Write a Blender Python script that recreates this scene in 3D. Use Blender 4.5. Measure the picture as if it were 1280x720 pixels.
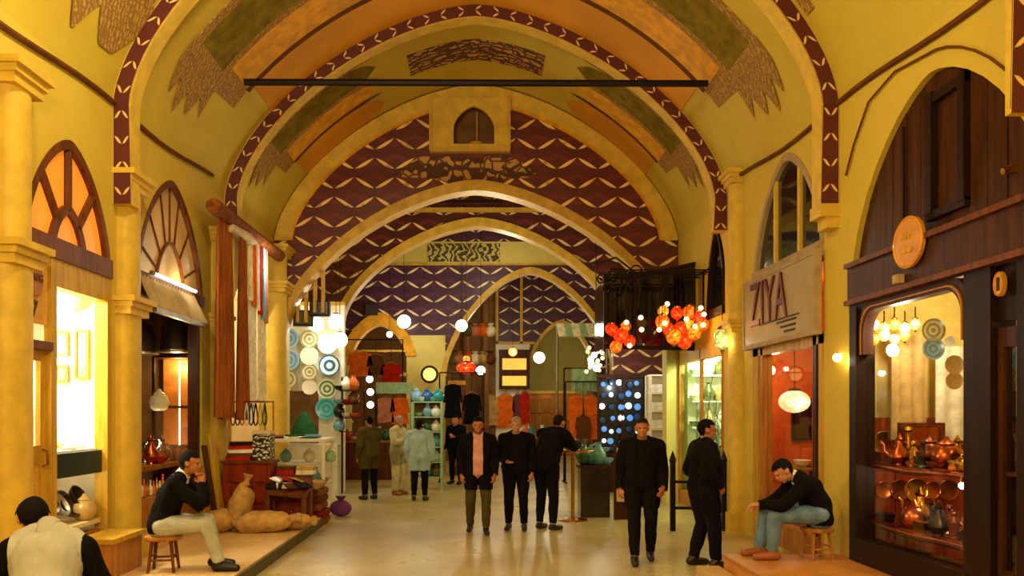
import bpy, bmesh, math, random
from mathutils import Vector, Matrix, noise
from mathutils.geometry import tessellate_polygon
random.seed(11)
PI = math.pi
S = bpy.context.scene
C = S.collection
for o in list(bpy.data.objects): bpy.data.objects.remove(o)

# ------------------------------------------------------------------ camera, world, exposure
F, CX, CY, EYE = 1000.0, 595.0, 516.0, 1.8          # focal length in px, vanishing point, eye height
cd = bpy.data.cameras.new('camera'); cam = bpy.data.objects.new('camera', cd); C.objects.link(cam)
cam.location = (0, 0, EYE); cam.rotation_euler = (PI/2, 0, 0)
cd.sensor_width = 36; cd.lens = F/1280*36
cd.shift_x = (640-CX)/1280; cd.shift_y = (CY-360)/1280; cd.clip_start = .05; cd.clip_end = 200
S.camera = cam
w = bpy.data.worlds.new('night'); S.world = w; w.use_nodes = True
w.node_tree.nodes['Background'].inputs[0].default_value = (.02, .015, .012, 1)
w.node_tree.nodes['Background'].inputs[1].default_value = .3
S.view_settings.view_transform = 'Standard'; S.view_settings.look = 'None'
S.view_settings.gamma = 1; S.view_settings.use_curve_mapping = False
S.view_settings.exposure = 0.0

WARM = (1, .86, .5); SOFT = (1, .88, .6); WHITE = (1, .93, .78)
def lamp_light(name, loc, watts, col=WARM, r=.12, parent=None):
    l = bpy.data.lights.new(name, 'POINT'); l.energy = watts; l.color = col; l.shadow_soft_size = r
    o = bpy.data.objects.new(name, l); C.objects.link(o); o.location = loc
    return o
# lamps added out of view to light vault and walls (dishes built further down)
ADDED_LAMPS = [((-1.7, 1.9, 4.3), 430), ((1.8, 0.6, 4.3), 130), ((-1.6, 6.4, 6.5), 330), ((0, -3.4, 4.3), 200)]
for i, (p, e) in enumerate(ADDED_LAMPS): lamp_light('added_light', p, e, WARM, .2)

# ------------------------------------------------------------------ helpers
def at(px, py, Y): return Vector(((px-CX)/F*Y, Y, EYE+(CY-py)/F*Y))
def wy(px, X=4.0): return X*F/abs(px-CX)
def lin(c):
    return tuple(((v/255)/12.92 if v/255 <= .04045 else ((v/255+.055)/1.055)**2.4) for v in c)
ORI = {}
class MB:
    def __init__(s): s.v = []; s.f = []; s.uv = {}
    def add(s, vs, fs):
        o = len(s.v); s.v += [Vector(v) for v in vs]; s.f += [tuple(i+o for i in f) for f in fs]; return s
    def box(s, a, b, rz=0, c=None):
        x0, y0, z0 = a; x1, y1, z1 = b
        vs = [Vector(p) for p in ((x0,y0,z0),(x1,y0,z0),(x1,y1,z0),(x0,y1,z0),(x0,y0,z1),(x1,y0,z1),(x1,y1,z1),(x0,y1,z1))]
        if rz:
            m = Matrix.Rotation(rz, 3, 'Z'); c = Vector(c) if c else (Vector(a)+Vector(b))/2
            vs = [m @ (p-c)+c for p in vs]
        return s.add(vs, [(0,3,2,1),(4,5,6,7),(0,1,5,4),(1,2,6,5),(2,3,7,6),(3,0,4,7)])
    def cyl(s, p0, p1, r0, r1=None, n=12):
        r1 = r0 if r1 is None else r1
        p0 = Vector(p0); p1 = Vector(p1); d = (p1-p0).normalized()
        a = d.orthogonal().normalized(); b = d.cross(a)
        vs = []
        for p, r in ((p0, r0), (p1, r1)):
            for i in range(n):
                t = 2*PI*i/n; vs.append(p+(a*math.cos(t)+b*math.sin(t))*max(r, 1e-5))
        fs = [(i, (i+1) % n, n+(i+1) % n, n+i) for i in range(n)]
        fs += [tuple(range(n-1, -1, -1)), tuple(range(n, 2*n))]
        return s.add(vs, fs)
    def tube(s, pts, r, n=8):
        pts = [Vector(p) for p in pts]; vs = []; fs = []; k = len(pts); up = None
        for i, p in enumerate(pts):
            d = (pts[min(i+1, k-1)]-pts[max(i-1, 0)]).normalized()
            if up is None: up = d.orthogonal().normalized()
            up = (up-d*up.dot(d)).normalized(); b = d.cross(up)
            rr = r[i] if isinstance(r, (list, tuple)) else r
            for j in range(n):
                t = 2*PI*j/n; vs.append(p+(up*math.cos(t)+b*math.sin(t))*rr)
        for i in range(k-1):
            for j in range(n):
                fs.append((i*n+j, i*n+(j+1) % n, (i+1)*n+(j+1) % n, (i+1)*n+j))
        fs += [tuple(range(n-1, -1, -1)), tuple(range((k-1)*n, k*n))]
        return s.add(vs, fs)
    def lathe(s, prof, c=(0,0,0), n=18, M=None, sx=1, sy=1):
        c = Vector(c); vs = []; fs = []; k = len(prof)
        for r, z in prof:
            for j in range(n):
                t = 2*PI*j/n; p = Vector((max(r,1e-4)*math.cos(t)*sx, max(r,1e-4)*math.sin(t)*sy, z))
                vs.append((M @ p if M else p)+c)
        for i in range(k-1):
            for j in range(n): fs.append((i*n+j, i*n+(j+1) % n, (i+1)*n+(j+1) % n, (i+1)*n+j))
        fs += [tuple(range(n-1, -1, -1)), tuple(range((k-1)*n, k*n))]
        return s.add(vs, fs)
    def ball(s, c, r, n=14, m=9, M=None):
        if not isinstance(r, (list, tuple)): r = (r, r, r)
        c = Vector(c); vs = []; fs = []
        for i in range(m+1):
            ph = -PI/2+PI*i/m; rr = max(math.cos(ph), .02)
            for j in range(n):
                t = 2*PI*j/n; p = Vector((r[0]*rr*math.cos(t), r[1]*rr*math.sin(t), r[2]*math.sin(ph)))
                vs.append((M @ p if M else p)+c)
        for i in range(m):
            for j in range(n): fs.append((i*n+j, i*n+(j+1) % n, (i+1)*n+(j+1) % n, (i+1)*n+j))
        fs += [tuple(range(n-1, -1, -1)), tuple(range(m*n, (m+1)*n))]
        return s.add(vs, fs)
    def panel(s, outer, holes, axis, c0, c1):
        """flat slab in the plane axis = const with real holes; outlines are (a, z) lists"""
        def mk(a, z, c): return Vector((c, a, z)) if axis == 'X' else Vector((a, c, z))
        loops = [outer]+holes
        tri = tessellate_polygon([[Vector((a, z, 0)) for a, z in lp] for lp in loops])
        flat = [p for lp in loops for p in lp]; n = len(flat)
        vs = [mk(a, z, c0) for a, z in flat]+[mk(a, z, c1) for a, z in flat]
        fs = [tuple(t) for t in tri]+[tuple(i+n for i in reversed(t)) for t in tri]
        b = 0
        for lp in loops:
            k = len(lp)
            for i in range(k): fs.append((b+i, b+(i+1) % k, n+b+(i+1) % k, n+b+i))
            b += k
        return s.add(vs, fs)
    def strip(s, inner, outer, axis, c0, c1, uv=False):
        """ring swept between two open outlines of (a, z), from c0 (front) to c1; uv runs along the front"""
        def mk(p, c): return Vector((c, p[0], p[1])) if axis == 'X' else Vector((p[0], c, p[1]))
        k = len(inner); o = len(s.v); L = [0]
        for i in range(1, k):
            a = (Vector(inner[i])-Vector(inner[i-1])).length; b2 = (Vector(outer[i])-Vector(outer[i-1])).length
            L.append(L[-1]+(a+b2)/2)
        vs = []
        for i in range(k): vs += [mk(inner[i], c0), mk(outer[i], c0), mk(outer[i], c1), mk(inner[i], c1)]
        fs = []
        for i in range(k-1):
            for j in range(4):
                fs.append((i*4+j, i*4+(j+1) % 4, (i+1)*4+(j+1) % 4, (i+1)*4+j))
                if uv and j == 0: s.uv[len(s.f)+len(fs)-1] = [(L[i], 0), (L[i], 1), (L[i+1], 1), (L[i+1], 0)]
        fs += [(0,1,2,3), ((k-1)*4+3, (k-1)*4+2, (k-1)*4+1, (k-1)*4)]
        return s.add(vs, fs)
    def mesh(s, name, mat, off=Vector((0,0,0)), smooth=None, fix=True):
        me = bpy.data.meshes.new(name)
        me.from_pydata([v-off for v in s.v], [], s.f); me.update()
        if s.uv:
            ul = me.uv_layers.new(name='uv')
            for fi, co in s.uv.items():
                for li, c in zip(me.polygons[fi].loop_indices, co): ul.data[li].uv = c
        if fix:
            bm = bmesh.new(); bm.from_mesh(me); bmesh.ops.recalc_face_normals(bm, faces=bm.faces); bm.to_mesh(me); bm.free()
        for m_ in (mat if isinstance(mat, (list, tuple)) else [mat]): me.materials.append(M_[m_] if isinstance(m_, str) else m_)
        if smooth:
            for p in me.polygons: p.use_smooth = True
            me.set_sharp_from_angle(angle=math.radians(smooth))
        return me
    def build(s, name, mat, parent=None, smooth=None):
        off = ORI.get(parent.name, Vector((0,0,0))) if parent else Vector((0,0,0))
        o = bpy.data.objects.new(name, s.mesh(name, mat, off, smooth)); C.objects.link(o)
        if parent: o.parent = parent
        ORI[o.name] = off.copy()
        return o
def tag(o, label, cat, group=None):
    o['label'] = label; o['category'] = cat
    if group: o['group'] = group
    return o
def thing(name, label, cat, loc=(0,0,0), group=None):
    o = bpy.data.objects.new(name, None); C.objects.link(o); o.location = loc; o.empty_display_size = .1
    ORI[o.name] = Vector(loc); return tag(o, label, cat, group)
def solo(name, mb, mat, label, cat, group=None, smooth=None, loc=None):
    """a thing that is one mesh; its origin at its base"""
    if loc is None:
        xs = [v.x for v in mb.v]; ys = [v.y for v in mb.v]; zs = [v.z for v in mb.v]
        loc = Vector(((min(xs)+max(xs))/2, (min(ys)+max(ys))/2, min(zs)))
    o = bpy.data.objects.new(name, mb.mesh(name, mat, Vector(loc), smooth)); C.objects.link(o); o.location = loc
    ORI[o.name] = Vector(loc); return tag(o, label, cat, group)
def struct(name, mb, mat, smooth=None, label=None):
    o = mb.build(name, mat, None, smooth); o['kind'] = 'structure'
    if label: o['label'] = label
    return o
def copy_tree(o, parent=None):
    c = o.copy(); C.objects.link(c)
    if parent: c.parent = parent
    for ch in list(o.children): copy_tree(ch, c)
    return c
def arch(cx, half, zs, rise, n=20, p=1.6):
    e = 2/p; out = []
    for i in range(n+1):
        t = PI-PI*i/n; c_ = math.cos(t); s_ = max(math.sin(t), 0)
        out.append((cx+math.copysign(abs(c_)**e, c_)*half, zs+s_**e*rise))
    out[0] = (cx-half, zs); out[-1] = (cx+half, zs); out[n//2] = (cx, zs+rise)
    return out
def text_mesh(txt, size, depth=.004, xs=1, shear=0):
    cu = bpy.data.curves.new('txt', 'FONT'); cu.body = txt; cu.size = size; cu.extrude = depth; cu.align_x = 'CENTER'; cu.align_y = 'CENTER'; cu.shear = shear
    cu.resolution_u = 3
    o = bpy.data.objects.new('txt', cu); C.objects.link(o)
    me = bpy.data.meshes.new_from_object(o.evaluated_get(bpy.context.evaluated_depsgraph_get()))
    bpy.data.objects.remove(o)
    mb = MB(); mb.add([(v.co.x*xs, v.co.y, v.co.z) for v in me.vertices], [tuple(p.vertices) for p in me.polygons])
    bpy.data.meshes.remove(me); return mb
def xf(mb, M):
    mb.v = [M @ v for v in mb.v]; return mb

# ------------------------------------------------------------------ materials
M_ = {}
class NT:
    def __init__(s, name):
        s.m = bpy.data.materials.new(name); s.m.use_nodes = True; s.t = s.m.node_tree; s.n = s.t.nodes
        s.b = s.n['Principled BSDF']; s.out = s.n['Material Output']; M_[name] = s.m
    def link(s, a, b): s.t.links.new(a, b)
    def put(s, sock, v):
        if hasattr(v, 'is_output'): s.link(v, sock)
        else: sock.default_value = v
    def math(s, op, a, b=None, c=None):
        n = s.n.new('ShaderNodeMath'); n.operation = op
        for i, v in enumerate((a, b, c)):
            if v is not None: s.put(n.inputs[i], v)
        return n.outputs[0]
    def mix(s, f, a, b):
        n = s.n.new('ShaderNodeMix'); n.data_type = 'RGBA'; s.put(n.inputs[0], f)
        for i, v in ((6, a), (7, b)): s.put(n.inputs[i], v if hasattr(v, 'is_output') else (*v[:3], 1))
        return n.outputs[2]
    def coord(s, which='Object'):
        n = s.n.new('ShaderNodeTexCoord'); return n.outputs[which]
    def sep(s, v):
        n = s.n.new('ShaderNodeSeparateXYZ'); s.link(v, n.inputs[0]); return n.outputs
    def noise(s, v, scale, detail=3, rough=.55):
        n = s.n.new('ShaderNodeTexNoise'); s.link(v, n.inputs['Vector']); n.inputs['Scale'].default_value = scale
        n.inputs['Detail'].default_value = detail; n.inputs['Roughness'].default_value = rough; return n.outputs[0]
    def voro(s, v, scale, feat='F1'):
        n = s.n.new('ShaderNodeTexVoronoi'); n.feature = feat; s.link(v, n.inputs['Vector']); n.inputs['Scale'].default_value = scale; return n.outputs['Distance']
    def scalev(s, v, sc):
        n = s.n.new('ShaderNodeMapping'); s.link(v, n.inputs[0]); n.inputs['Scale'].default_value = sc; return n.outputs[0]
    def smooth(s, x, a, b):
        n = s.n.new('ShaderNodeMapRange'); n.interpolation_type = 'SMOOTHSTEP'; s.put(n.inputs[0], x)
        n.inputs[1].default_value = a; n.inputs[2].default_value = b; return n.outputs[0]
    def bump(s, h, st=.2, d=.01):
        n = s.n.new('ShaderNodeBump'); n.inputs['Strength'].default_value = st; n.inputs['Distance'].default_value = d
        s.link(h, n.inputs['Height']); s.link(n.outputs[0], s.b.inputs['Normal'])
    def base(s, c): s.put(s.b.inputs['Base Color'], c if hasattr(c, 'is_output') else (*c, 1))
def mat(name, c, rough=.6, metal=0, var=.18, scale=5, spec=None, bump=0, emit=0, ecol=None, coat=0, stretch=None, coord='Object'):
    t = NT(name); c = lin(c); v = t.coord(coord)
    if stretch: v = t.scalev(v, stretch)
    nz = t.noise(v, scale, 4)
    d = tuple(x*(1-var) for x in c); l = tuple(min(x*(1+var), 1) for x in c)
    t.base(t.mix(t.smooth(nz, .3, .7), d, l))
    t.b.inputs['Roughness'].default_value = rough; t.b.inputs['Metallic'].default_value = metal
    if coat: t.b.inputs['Coat Weight'].default_value = coat
    if spec is None: spec = .12 if rough > .75 else .4
    t.b.inputs['Specular IOR Level'].default_value = spec
    if bump: t.bump(nz, bump)
    if emit:
        e = lin(ecol) if ecol else c
        t.b.inputs['Emission Color'].default_value = (*e, 1); t.b.inputs['Emission Strength'].default_value = emit
    return t.m
def glass(name, tint=(1,1,1), refl=.08, rough=.02):
    t = NT(name); tr = t.n.new('ShaderNodeBsdfTransparent'); tr.inputs[0].default_value = (*tint, 1)
    gl = t.n.new('ShaderNodeBsdfGlossy'); gl.inputs['Roughness'].default_value = rough
    mx = t.n.new('ShaderNodeMixShader'); mx.inputs[0].default_value = refl
    t.link(tr.outputs[0], mx.inputs[1]); t.link(gl.outputs[0], mx.inputs[2]); t.link(mx.outputs[0], t.out.inputs[0])
def plaster(name, c, stain):
    t = NT(name); v = t.coord(); c = lin(c); s_ = lin(stain)
    n1 = t.noise(v, .7, 5, .6); n2 = t.noise(v, 6, 5, .6)
    k = t.math('MULTIPLY', t.smooth(n1, .38, .75), .8)
    col = t.mix(k, c, s_); col = t.mix(t.math('MULTIPLY', t.smooth(n2, .45, .75), .25), col, tuple(x*.75 for x in c))
    t.base(col); t.b.inputs['Roughness'].default_value = .75; t.bump(n2, .12, .02)
plaster('plaster', (210, 182, 62), (202, 166, 46))
plaster('plaster_vault', (202, 178, 54), (192, 160, 42)); mat('vault_ochre', (212, 146, 22), .75, var=.12, scale=.8)
plaster('plaster_pale', (214, 200, 112), (202, 182, 84))
mat('trim_yellow', (214, 178, 60), .6, var=.12, bump=.08)
mat('gold_trim', (204, 162, 54), .5, var=.15)
mat('orange_paint', (218, 156, 26), .7)
mat('olive_paint', (122, 104, 28), .8, var=.25)
mat('line_brown', (104, 62, 22), .8)
def scales(name, ground, second, leaf, P=.80, sp=.385, amp=.23, th=.046):
    """painted net of leaf strokes: zigzag rows, every second row shifted half a period"""
    t = NT(name); o = t.sep(t.coord()); x, z = o[0], o[2]
    rz = t.math('DIVIDE', z, sp); row = t.math('FLOOR', rz); fz = t.math('MULTIPLY', t.math('FRACT', rz), sp)
    ux = t.math('ADD', t.math('DIVIDE', x, P), t.math('MULTIPLY', row, .5)); fu = t.math('FRACT', ux)
    tri = t.math('MULTIPLY', t.math('ABSOLUTE', t.math('SUBTRACT', fu, .5)), 2)
    bend = t.math('MULTIPLY', t.math('SINE', t.math('MULTIPLY', tri, PI)), -.014)
    line = t.math('ADD', t.math('ADD', t.math('MULTIPLY', tri, amp), .07), bend)
    thick = t.math('MULTIPLY', t.math('POWER', t.math('SINE', t.math('MULTIPLY', t.math('FRACT', t.math('MULTIPLY', fu, 2)), PI)), .8), th)
    d = t.math('ABSOLUTE', t.math('SUBTRACT', fz, line))
    stroke = t.smooth(t.math('SUBTRACT', thick, d), 0.004, .014)
    l2 = t.math('SUBTRACT', .33, t.math('MULTIPLY', tri, .16)); d2 = t.math('ABSOLUTE', t.math('SUBTRACT', fz, l2))
    sc = t.math('MULTIPLY', t.smooth(t.math('SUBTRACT', .055, d2), -.01, .02), .8)
    nz = t.noise(t.coord(), 5, 4)
    g = t.mix(sc, lin(ground), lin(second)); col = t.mix(t.math('MULTIPLY', stroke, t.smooth(nz, .2, .5)), g, lin(leaf))
    t.base(col); t.b.inputs['Roughness'].default_value = .45
scales('scales_red', (92, 26, 16), (116, 36, 18), (250, 214, 130))
scales('scales_wine', (80, 24, 26), (112, 40, 36), (240, 214, 150), .78, .385, .22)
scales('scales_purple', (68, 26, 58), (92, 38, 66), (244, 228, 176), .84, .42, .24)
def band(name):
    """dark red arch border with cream chevron strokes, along uv"""
    t = NT(name); o = t.sep(t.coord('UV')); u, v = o[0], o[1]
    fu = t.math('FRACT', t.math('DIVIDE', u, .56)); vv = t.math('ABSOLUTE', t.math('SUBTRACT', v, .5))
    stroke = None
    for off, sg in ((.18, .9), (.82, -.9)):
        d = t.math('ABSOLUTE', t.math('SUBTRACT', t.math('SUBTRACT', fu, off), t.math('MULTIPLY', t.math('SUBTRACT', vv, .04), sg*.42)))
        w_ = t.math('MULTIPLY', t.math('SINE', t.math('MULTIPLY', t.math('MINIMUM', t.math('MULTIPLY', vv, 2.2), 1), PI)), .05)
        s_ = t.smooth(t.math('SUBTRACT', w_, d), 0, .02)
        stroke = s_ if stroke is None else t.math('MAXIMUM', stroke, s_)
    edge = t.smooth(vv, .475, .485)
    nz = t.noise(t.coord(), 4, 4)
    g = t.mix(nz, lin((70, 22, 14)), lin((104, 34, 20)))
    t.base(t.mix(t.math('MAXIMUM', stroke, edge), g, lin((232, 196, 124)))); t.b.inputs['Roughness'].default_value = .6
band('arch_band')
def ornament(name, a, b, sc=7):
    t = NT(name); v = t.coord()
    wv = t.n.new('ShaderNodeTexWave'); wv.wave_type = 'RINGS'; t.link(v, wv.inputs['Vector']); wv.inputs['Scale'].default_value = sc*.5
    wv.inputs['Distortion'].default_value = 9; wv.inputs['Detail'].default_value = 2; wv.inputs['Detail Scale'].default_value = 1.2
    vo = t.voro(v, sc, 'DISTANCE_TO_EDGE')
    k = t.math('MULTIPLY', t.smooth(wv.outputs[1], .35, .65), t.smooth(vo, .03, .12))
    t.base(t.mix(k, lin(a), lin(b))); t.b.inputs['Roughness'].default_value = .8
ornament('scrollwork', (140, 100, 40), (184, 146, 62), 11); ornament('scrollwork_gold', (84, 48, 26), (190, 146, 76), 5)
ornament('print_bw', (40, 34, 28), (226, 218, 192), 13)
def calligraphy(name):
    t = NT(name); v = t.scalev(t.coord(), (1, 1, 1.4))
    wv = t.n.new('ShaderNodeTexWave'); wv.wave_type = 'BANDS'; t.link(v, wv.inputs['Vector']); wv.inputs['Scale'].default_value = 1.7
    wv.inputs['Distortion'].default_value = 14; wv.inputs['Detail'].default_value = 2; wv.inputs['Detail Scale'].default_value = 1.6
    t.base(t.mix(t.smooth(wv.outputs[1], .55, .68), lin((74, 62, 26)), lin((196, 180, 108)))); t.b.inputs['Roughness'].default_value = .8
calligraphy('script_panel')
def floor_mat():
    t = NT('floor_stone'); v = t.coord(); n1 = t.noise(v, .8, 5); n2 = t.noise(v, 9, 4)
    c = t.mix(t.smooth(n1, .35, .7), lin((200, 182, 120)), lin((172, 150, 88)))
    t.base(t.mix(t.math('MULTIPLY', t.smooth(n2, .4, .8), .3), c, lin((146, 124, 70))))
    t.put(t.b.inputs['Roughness'], t.math('ADD', t.math('MULTIPLY', n1, .25), .18)); t.bump(n2, .04, .01)
floor_mat()
mat('platform_stone', (214, 176, 108), .5, var=.12, scale=2); mat('platform_side', (92, 84, 40), .7)
mat('step_wood', (196, 128, 48), .45, var=.15, scale=3)
def wood(name, c, d, rough=.4):
    t = NT(name); v = t.scalev(t.coord(), (9, 9, .8)); nz = t.noise(v, 1.6, 5, .6)
    t.base(t.mix(t.smooth(nz, .3, .7), lin(c), lin(d))); t.b.inputs['Roughness'].default_value = rough; t.b.inputs['Specular IOR Level'].default_value = .15; t.bump(nz, .1, .005)
wood('dark_wood', (80, 43, 14), (54, 27, 8)); wood('brown_wood', (120, 66, 24), (84, 44, 16)); wood('red_wood', (150, 56, 22), (112, 36, 14))
wood('tan_wood', (190, 130, 56), (156, 98, 38)); wood('black_wood', (46, 25, 9), (28, 15, 6), .45); wood('gold_wood', (204, 164, 54), (176, 132, 36))
mat('iron', (30, 20, 14), .5, .6); mat('black', (16, 13, 12), .6); mat('steel', (150, 140, 120), .35, .9)
mat('chrome', (200, 196, 186), .15, 1, var=.05); mat('brass', (196, 142, 48), .25, 1, var=.15); mat('copper', (190, 96, 44), .28, 1, var=.2)
mat('old_copper', (120, 58, 28), .35, .8, var=.3); mat('dark_bronze', (60, 46, 30), .4, .7)
mat('white_paint', (240, 234, 214), .6, var=.05); mat('cream_wall', (232, 208, 150), .7, var=.08); mat('yellow_wall', (214, 186, 96), .7, var=.1)
mat('orange_wall', (206, 92, 22), .6, var=.2, scale=1.5); mat('amber_wall', (190, 110, 34), .5, var=.35, scale=3); mat('brown_wall', (120, 80, 36), .7, var=.2)
mat('grey_awning', (170, 146, 104), .7, var=.15); mat('sign_grey', (168, 146, 92), .5, var=.06); mat('maroon', (92, 16, 22), .4, var=.1); mat('ink', (54, 36, 22), .6)
mat('drape', (146, 80, 30), .8, var=.3, scale=3, stretch=(5, 5, .6)); mat('sack', (190, 150, 84), .9, var=.2, scale=9, bump=.2); mat('carpet_brown', (130, 74, 32), .95, var=.35, scale=12, bump=.2)
mat('carpet_red', (126, 34, 22), .95, var=.35, scale=12, bump=.2); mat('paper', (214, 200, 160), .8, var=.12); mat('lemon_panel', (214, 162, 70), .7)
for k, c in dict(sky=(128, 176, 206), teal=(40, 140, 150), blue=(40, 86, 150), sea=(88, 150, 140), cream=(232, 222, 190), white=(244, 240, 228), red=(178, 34, 22), orange=(222, 104, 26),
                 green=(40, 92, 50), ochre=(216, 146, 40), olive=(92, 92, 40), dark=(34, 26, 20), rose=(190, 120, 96), violet=(110, 60, 120), sand=(190, 154, 92), mint=(150, 186, 140), brown=(98, 58, 28)).items():
    mat('glaze_'+k, c, .25, var=.15, scale=8, coat=.4); mat('cloth_'+k, c, .85, var=.2, scale=7, bump=.15)
def painted_plate(name, a, b, sc=2.6):
    t = NT(name); o = t.sep(t.coord()); r = t.math('SQRT', t.math('ADD', t.math('MULTIPLY', o[0], o[0]), t.math('MULTIPLY', o[2], o[2])))
    wv = t.math('SINE', t.math('MULTIPLY', r, sc*6)); nz = t.noise(t.coord(), 14, 3)
    t.base(t.mix(t.smooth(t.math('ADD', wv, t.math('MULTIPLY', nz, 1.2)), .3, .8), lin(a), lin(b))); t.b.inputs['Roughness'].default_value = .2
painted_plate('plate_sky', (96, 146, 186), (150, 180, 196)); painted_plate('plate_blue', (30, 92, 140), (220, 228, 222), 1.9)
painted_plate('plate_teal', (46, 150, 160), (96, 180, 176)); painted_plate('plate_white', (214, 202, 164), (150, 140, 92)); painted_plate('plate_green', (70, 110, 80), (200, 196, 150))
def mosaic(name, a, b, e, es):
    t = NT(name); vo = t.n.new('ShaderNodeTexVoronoi'); t.link(t.coord(), vo.inputs['Vector']); vo.inputs['Scale'].default_value = 22
    k = t.smooth(t.sep(vo.outputs['Color'])[0], .3, .7); c = t.mix(k, lin(a), lin(b)); t.base(c); t.b.inputs['Roughness'].default_value = .2
    t.link(c, t.b.inputs['Emission Color']); t.b.inputs['Emission Strength'].default_value = es
mosaic('lamp_red', (206, 26, 8), (240, 70, 14), 0, .75); mosaic('lamp_orange', (226, 70, 10), (250, 130, 26), 0, .95); mosaic('lamp_amber', (240, 130, 26), (255, 190, 80), 0, 1.3)
mosaic('lamp_green', (150, 170, 90), (220, 220, 150), 0, .6); mosaic('lamp_cream', (236, 206, 130), (255, 240, 190), 0, 1.0)
mat('bulb', (255, 236, 190), .3, emit=14, var=0); mat('bulb_warm', (255, 200, 110), .3, emit=10, var=0); mat('globe_white', (255, 244, 216), .3, emit=5, var=0)
mat('globe_yellow', (255, 214, 110), .3, emit=1.4, var=.05); mat('shade_lit', (255, 170, 66), .4, emit=1.2, var=.2, scale=3)
mat('pane_orange', (246, 140, 42), .35, emit=.6, var=.12, scale=1.2); mat('pane_cream', (250, 226, 160), .35, emit=.8, var=.15, scale=1.5); mat('pane_tan', (190, 150, 84), .3, emit=.12, var=.3, scale=1.2)
mat('pane_dark', (14, 12, 16), .08, var=.1, coat=.5)
glass('glass_clear'); glass('glass_dim', (.8, .78, .7), .12); glass('glass_green', (.75, .9, .78), .1); glass('glass_dark', (.22, .18, .15), .22, .05)
for k, c in dict(skin=(196, 132, 88), skin_tan=(176, 108, 62), skin_pale=(216, 156, 108)).items(): mat(k, c, .5, var=.08, scale=10)
mat('hair_black', (16, 12, 9), .8, var=.3, scale=30); mat('hair_grey', (150, 130, 104), .6, var=.3, scale=30); mat('hair_brown', (36, 22, 12), .8, var=.3, scale=30)
mat('knit_black', (14, 11, 10), .9, var=.3, scale=14, bump=.15); mat('vest_grey', (178, 174, 156), .85, var=.1, scale=5, bump=.15); mat('denim', (104, 128, 146), .85, var=.2, scale=8, bump=.2)
mat('pale_trousers', (176, 176, 156), .85, var=.15, scale=7, bump=.2); mat('dark_trousers', (15, 12, 11), .85, var=.2); mat('shirt_pink', (206, 148, 130), .8); mat('shirt_white', (226, 214, 186), .8)
mat('coat_blue', (158, 186, 186), .85, var=.12); mat('coat_olive', (74, 66, 28), .85); mat('coat_cream', (196, 184, 136), .85); mat('shoe_dark', (34, 22, 14), .4); mat('shoe_tan', (150, 84, 40), .5)
mat('leaf_green', (40, 84, 30), .6, var=.35, scale=9); mat('branch', (120, 112, 88), .8, var=.3)
# ------------------------------------------------------------------ the arcade shell
W, ZS, RISE = 4.0, 5.2, 3.1
YB, YA = -6.0, 15.8                       # back of the arcade, first cross wall
def vx(z, half=W): 
    k = max(0, min(1, (z-ZS)/RISE)); return half*(1-k**1.6)**(1/1.6)
struct('floor', MB().box((-7, YB-.3, -.2), (7, 38, 0)), 'floor_stone')
def rect(a0, a1, z0, z1): return [(a0, z0), (a1, z0), (a1, z1), (a0, z1)]
def arched(cy, half, z0, zs, rise, n=20): return [(cy-half, z0)]+[p for p in arch(cy, half, zs, rise, n)]+[(cy+half, z0)]
# left wall: display shop, dark lamp shop, cloth shop
L1 = (7.9, .83, 3.42, 1.06); L2 = (10.55, 1.13, 3.45, 1.4); L3 = (14.15, 1.05, 3.4, .8)
R0 = (7.05, 1.45, 3.3, 1.5); R1 = (10.35, 1.15, 3.75, 1.4); R2 = (14.32, 1.4, 2.95, .05); R3 = (13.35, .5, 4.1, .78)
wl = struct('wall_left', MB().panel(rect(YB, YA+.3, 0, ZS), [arched(c, h, .13, zs, r) for c, h, zs, r in (L1, L2, L3)], 'X', -4, -4.12), 'plaster')
wr = struct('wall_right', MB().panel(rect(YB, YA+.3, 0, ZS), [arched(c, h, .05, zs, r) for c, h, zs, r in (R0, R1, R2)]+[arched(R3[0], R3[1], 3.5, R3[2], R3[3])], 'X', 4, 4.12), 'plaster')
struct('wall_back', MB().box((-4.4, YB-.3, 0), (4.4, YB, 8.6)), 'plaster')
prof = arch(0, W, ZS, RISE, 48)
def shrunk(d, n=96): return arch(0, W-d, ZS, RISE-d, n)
ceil = struct('ceiling', MB().strip(prof, [(x*1.08, z+.3 if z > ZS else z) for x, z in prof], 'Y', YB, YA+.3), 'plaster_vault', smooth=30)
FH, FZS, FR = 5.0, 5.0, 3.3
fprof = arch(0, FH, FZS, FR, 48)
struct('ceiling_far', MB().strip(fprof, [(x*1.08, z+.3) for x, z in fprof], 'Y', YA+.3, 36), 'plaster_pale', smooth=30)
struct('wall_left_far', MB().box((-5.3, YA+.3, 0), (-5, 36, FZS+.1)), 'plaster')
struct('wall_right_far', MB().box((5, YA+.3, 0), (5.3, 36, FZS+.1)), 'plaster')
struct('wall_end', MB().box((-5.3, 36, 0), (5.3, 36.3, 8.6)), 'plaster_pale')

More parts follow.
